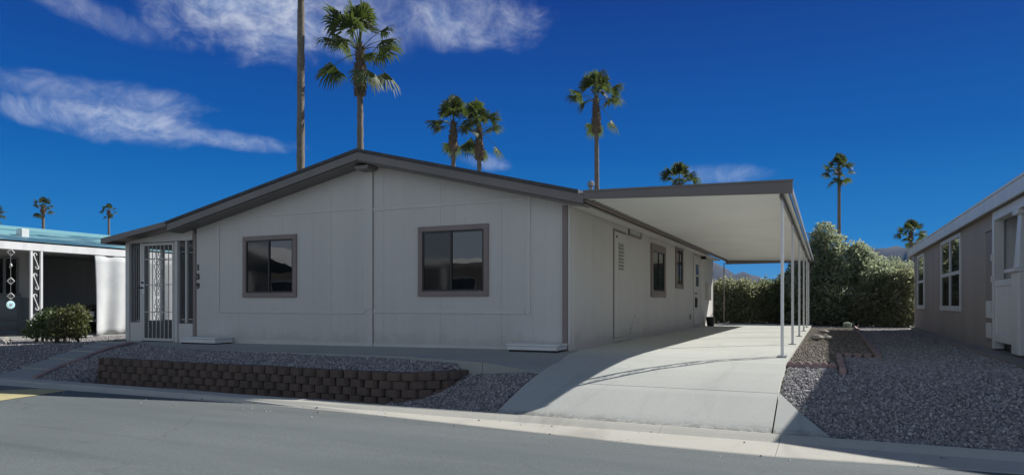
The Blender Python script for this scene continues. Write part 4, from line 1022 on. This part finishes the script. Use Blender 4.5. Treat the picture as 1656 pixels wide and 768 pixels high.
def palm(x,y,zc,r,crown,label,boots=1.7,nf=24,seed=0,lean=(0,0),br=1.75,hi=88,lo=-16):
    """fan palm: ringed trunk, sheath of old leaf bases, fan fronds. zc = height where fronds leave the trunk"""
    rg=np.random.default_rng(seed)
    t=thing('palm_tree',(x,y,-.1),label,'palm tree','fan palms beyond the houses')
    top=Vector((x+lean[0],y+lean[1],zc));base=Vector((x,y,-.3))
    zb=zc-boots*.92;m=MB()
    def ax(z):
        f=(z+.3)/(zc+.3);return base+(top-base)*f+Vector((lean[0]*.25,lean[1]*.25,0))*math.sin(f*math.pi)*-1
    zs=np.linspace(-.3,zb+.2,40)
    m.tube([tuple(ax(z)) for z in zs],[r*(1.25-.35*min(1,(z+.3)/(zb)))*(1+.05*math.sin(k*2.4)+.03*rg.normal()) for k,z in enumerate(zs)],12)
    m.build('trunk',M['bark'],t,smooth=True)
    m=MB()
    if boots>.3:
        core=np.linspace(zb,zc+.1,10)
        bulge=lambda f:r*br*(.62+.75*math.sin(min(1,f*1.15+.18)*math.pi)**.8*.55+.0) if f<.98 else r*.9
        m.tube([tuple(ax(z)) for z in core],[max(r*.8,bulge((z-zb)/(zc-zb))*.85) for z in core],12)
        nb=int(70*boots)
        for k in range(nb):
            f=rg.uniform(0,1);z=zb+f*(zc-zb);a=rg.uniform(0,6.283);c=ax(z);R0=max(r*.8,bulge(f)*.82)
            o_=Vector((math.cos(a),math.sin(a),0));s_=Vector((-o_.y,o_.x,0))
            p=c+o_*R0;l_=r*rg.uniform(.5,.95);tip=p+o_*l_*.55+Vector((0,0,l_*.9))+s_*rg.uniform(-.3,.3)*l_
            wv=s_*r*.20
            m.hexa([tuple(p-wv),tuple(p+wv),tuple(p+wv+o_*.02-Vector((0,0,r*.3))),tuple(p-wv+o_*.02-Vector((0,0,r*.3)))],[tuple(tip-wv*.7),tuple(tip+wv*.7),tuple(tip+wv*.7+o_*.03),tuple(tip-wv*.7+o_*.03)])
        m.build('leaf_base_sheath',M['boots'],t)
    V=[];Fc=[]
    def add(pts):
        b=len(V);V.extend(pts);Fc.append(tuple(range(b,b+len(pts))))
    for i in range(nf):
        a=i*2.39996+rg.uniform(-.3,.3);f=(i+.5)/nf
        e=R(hi+(lo-hi)*f**1.35+rg.uniform(-10,10))
        if i in (nf-1,nf-3): e=R(rg.uniform(-48,-30))
        o_=Vector((math.cos(a),math.sin(a),0));dv=(o_*math.cos(e)+Vector((0,0,math.sin(e)))).normalized()
        lp=crown*rg.uniform(.48,.70);lb_=crown*rg.uniform(.44,.58)
        c0=top+Vector((0,0,-.1-.25*f))
        sag=.06+.08*f
        p1=c0+dv*lp*.5+Vector((0,0,.02*lp));p2=c0+dv*lp-Vector((0,0,sag*lp))
        sd=dv.cross(Vector((0,0,1)));sd=sd.normalized() if sd.length>.1 else Vector((-o_.y,o_.x,0))
        wp=.02*crown
        nrm=sd.cross(dv).normalized()
        for q0,q1,w0,w1 in ((c0,p1,wp,wp*.7),(p1,p2,wp*.7,wp*.5)):
            add([q0-sd*w0,q0+sd*w0,q1+sd*w1,q1-sd*w1]);add([q0-nrm*w0*.6,q0+nrm*w0*.6,q1+nrm*w1*.6,q1-nrm*w1*.6])
        d2=(p2-p1).normalized();roll=rg.uniform(-.6,.6);s2=(sd*math.cos(roll)+nrm*math.sin(roll)).normalized();s2=(s2-d2*s2.dot(d2)).normalized();n2_=s2.cross(d2).normalized()
        nl=24;prev=None
        for k in range(nl+1):
            ph=R(-96+192*k/nl);rad=lb_*(1-.25*abs(ph)/2.06)*rg.uniform(.88,1.06)
            dl=(d2*math.cos(ph)+s2*math.sin(ph)-n2_*.32*abs(math.sin(ph))).normalized()
            ple=n2_*(.022*crown if k%2 else -.022*crown)
            w1=p2+dl*rad*.44+ple-Vector((0,0,.05*rad));
            if prev: add([p2,prev[0],w1])
            # free tip drooping
            tn=(dl.cross(n2_)).normalized();ww=rad*.062
            dr=rg.uniform(.10,.34)
            w2=p2+dl*rad*.76-Vector((0,0,rad*dr*.45));w3=p2+dl*rad*(1.02-dr*.25)-Vector((0,0,rad*dr*1.25))
            add([w1-tn*ww,w1+tn*ww,w2+tn*ww*.6,w2-tn*ww*.6]);add([w2-tn*ww*.6,w2+tn*ww*.6,w3])
            prev=(w1,)
    me=bpy.data.meshes.new('crown');me.from_pydata([tuple(v) for v in V],[],Fc);me.update()
    link('crown',me,M['frond'],t)
    return t
def at(px,py,dep):
    l=(px-828)/1107.3;v=(491.5-py)/1107.3;s_,c_=math.sin(R(24.6786)),math.cos(R(24.6786))
    return CAM.x+dep*(-s_+c_*l),CAM.y+dep*(c_+s_*l),CAM.z+dep*v
def palm_at(px,py,dep,r,crown,label,pxb=None,**kw):
    x,y,z=at(px,py,dep);ln=(0,0)
    if pxb is not None:
        xb,yb,_=at(pxb,py,dep);ln=(x-xb,y-yb);x,y=xb,yb
    return palm(x,y,z,r,crown,label,lean=ln,**kw)
palm_at(487,-78,28,.15,1.9,'tallest palm with a bare ringed trunk rising behind the roof slope over the porch',boots=1.4,seed=1,pxb=486)
palm_at(582,74,30,.145,2.1,'tall palm with a thick leaf-base sheath rising behind the ridge of the beige house',seed=22,boots=2.4,pxb=583,br=1.9,nf=19)
palm_at(733,198,46,.165,2.0,'palm of the close pair behind the roof that stands nearer the ridge',seed=3,boots=2.1,nf=17,br=1.9)
palm_at(775,206,46,.165,2.0,'palm of the close pair behind the roof that stands nearer the carport',seed=14,boots=2.4,nf=17,br=2.0)
palm_at(964,158,45,.16,2.05,'slender palm behind the joint of house roof and carport',seed=5,boots=2.5,nf=17,br=1.9,pxb=966)
palm_at(1098,298,52,.2,1.9,'palm crown just showing above the carport roof',seed=6,boots=.6,nf=22)
palm_at(1357,272,62,.15,1.55,'thin lone palm towering over the large oleander bush',seed=7,boots=.7,nf=26,br=1.3)
palm_at(1473,376,75,.2,1.75,'short palm just beyond the far end of the taupe house roof',seed=8,boots=1.,nf=22,br=1.3)
palm_at(70,334,105,.22,1.7,'distant palm above the blue roof, over the scroll post',seed=9,boots=1.2,nf=18,br=1.8)
palm_at(176,340,140,.22,1.7,'most distant palm, close to the porch eave',seed=10,boots=1.2,nf=16,br=1.8)
palm_at(-14,342,60,.2,1.25,'dark palm above the blue roof, cut off by the picture edge',seed=11,boots=.6,nf=26,lo=-75)

# ------------------------------------------------------------------ across the street (seen in the window glass)
def street_house(x0,x1,y,label,gabled):
    t=thing('street_house',((x0+x1)/2,y,-.4),label,'house')
    z0=-.45;xm=(x0+x1)/2
    m=MB();m.box((x0,y-9,z0),(x1,y,2.35));m.build('wall',M['stucco'],t)
    m=MB();dp_=3.2
    if gabled:
        for p,q,zp,zq in ((x0-.4,xm,2.25,3.5),(xm,x1+.4,3.5,2.25)):
            m.hexa([(p,y-9.4,zp),(q,y-9.4,zq),(q,y+dp_,zq),(p,y+dp_,zp)],[(p,y-9.4,zp+.16),(q,y-9.4,zq+.16),(q,y+dp_,zq+.16),(p,y+dp_,zp+.16)])
    else: m.box((x0-.6,y-9.4,2.36),(x1+.6,y+dp_,2.58))
    m.build('roof',M['white'],t)
    f=lambda u,n,z:(u,y+n,z)
    for u in (x0+.9,xm-.7,x1-2.3): window(t,f,u,u+1.4,.75,1.95,.09,M['white'])
    for u in (x0,xm+.8,x1):
        m=MB();m.box((u-.05,y+dp_-.2,z0),(u+.05,y+dp_-.1,2.35 if not gabled else 2.3));m.build('post',M['white'],t)
    return t
street_house(-16.5,-6.5,-17.5,'cream house with a flat white porch roof, mirrored in the front window by the driveway',False)
street_house(-26,-18.5,-17.5,'cream gabled house mirrored in the front window by the porch',True)
palm(-13.2,-33,6.2,.2,1.6,'palm across the street, mirrored in the front window glass',seed=30,boots=3.5,nf=26,lo=-80)

# ------------------------------------------------------------------ mountains and the air
V=[];nA,nR=240,14
for j in range(nR):
    for i in range(nA):
        a=R(-75+150*i/(nA-1));ad=math.degrees(a)
        h=200+120*math.exp(-((ad-7)/6.)**2)+60*math.exp(-((ad+10)/4)**2)+70*math.exp(-((ad-22)/9)**2)-70*math.exp(-((ad+4)/3)**2)
        h*=.86
        h+=14*math.sin(ad*2.1)+9*math.sin(ad*5.3+1)+5*math.sin(ad*11.7+2)
        t=j/(nR-1);rr=2900+500*t
        rid=math.sin(t*math.pi*.5)
        z=h*rid*(1+.14*math.sin(ad*9+t*6)*(1-t))+8*math.sin(ad*17+t*14)*(1-t)
        V.append((rr*math.sin(a),rr*math.cos(a),z-12))
I=np.arange(nA*nR).reshape(nR,nA);F=np.stack([I[:-1,:-1],I[:-1,1:],I[1:,1:],I[1:,:-1]],-1).reshape(-1,4)
tag(mesh_np('hills',np.array(V),F,M['mountain'],None,False),kind='structure')

zt=M['mountain']
hz=bpy.data.materials.new('haze');hz.use_nodes=True;hz.node_tree.nodes.clear()
hn=NT(hz.node_tree);vol=hn.n('ShaderNodeVolumePrincipled');vol.inputs['Color'].default_value=(.10,.42,1,1);vol.inputs['Density'].default_value=4.5e-5
ho=hn.n('ShaderNodeOutputMaterial');L(hn,vol.outputs[0],ho.inputs['Volume'])
m=MB();m.box((-4100,-4100,-2.2),(4100,6100,420));tag(m.build('haze',hz),kind='stuff')
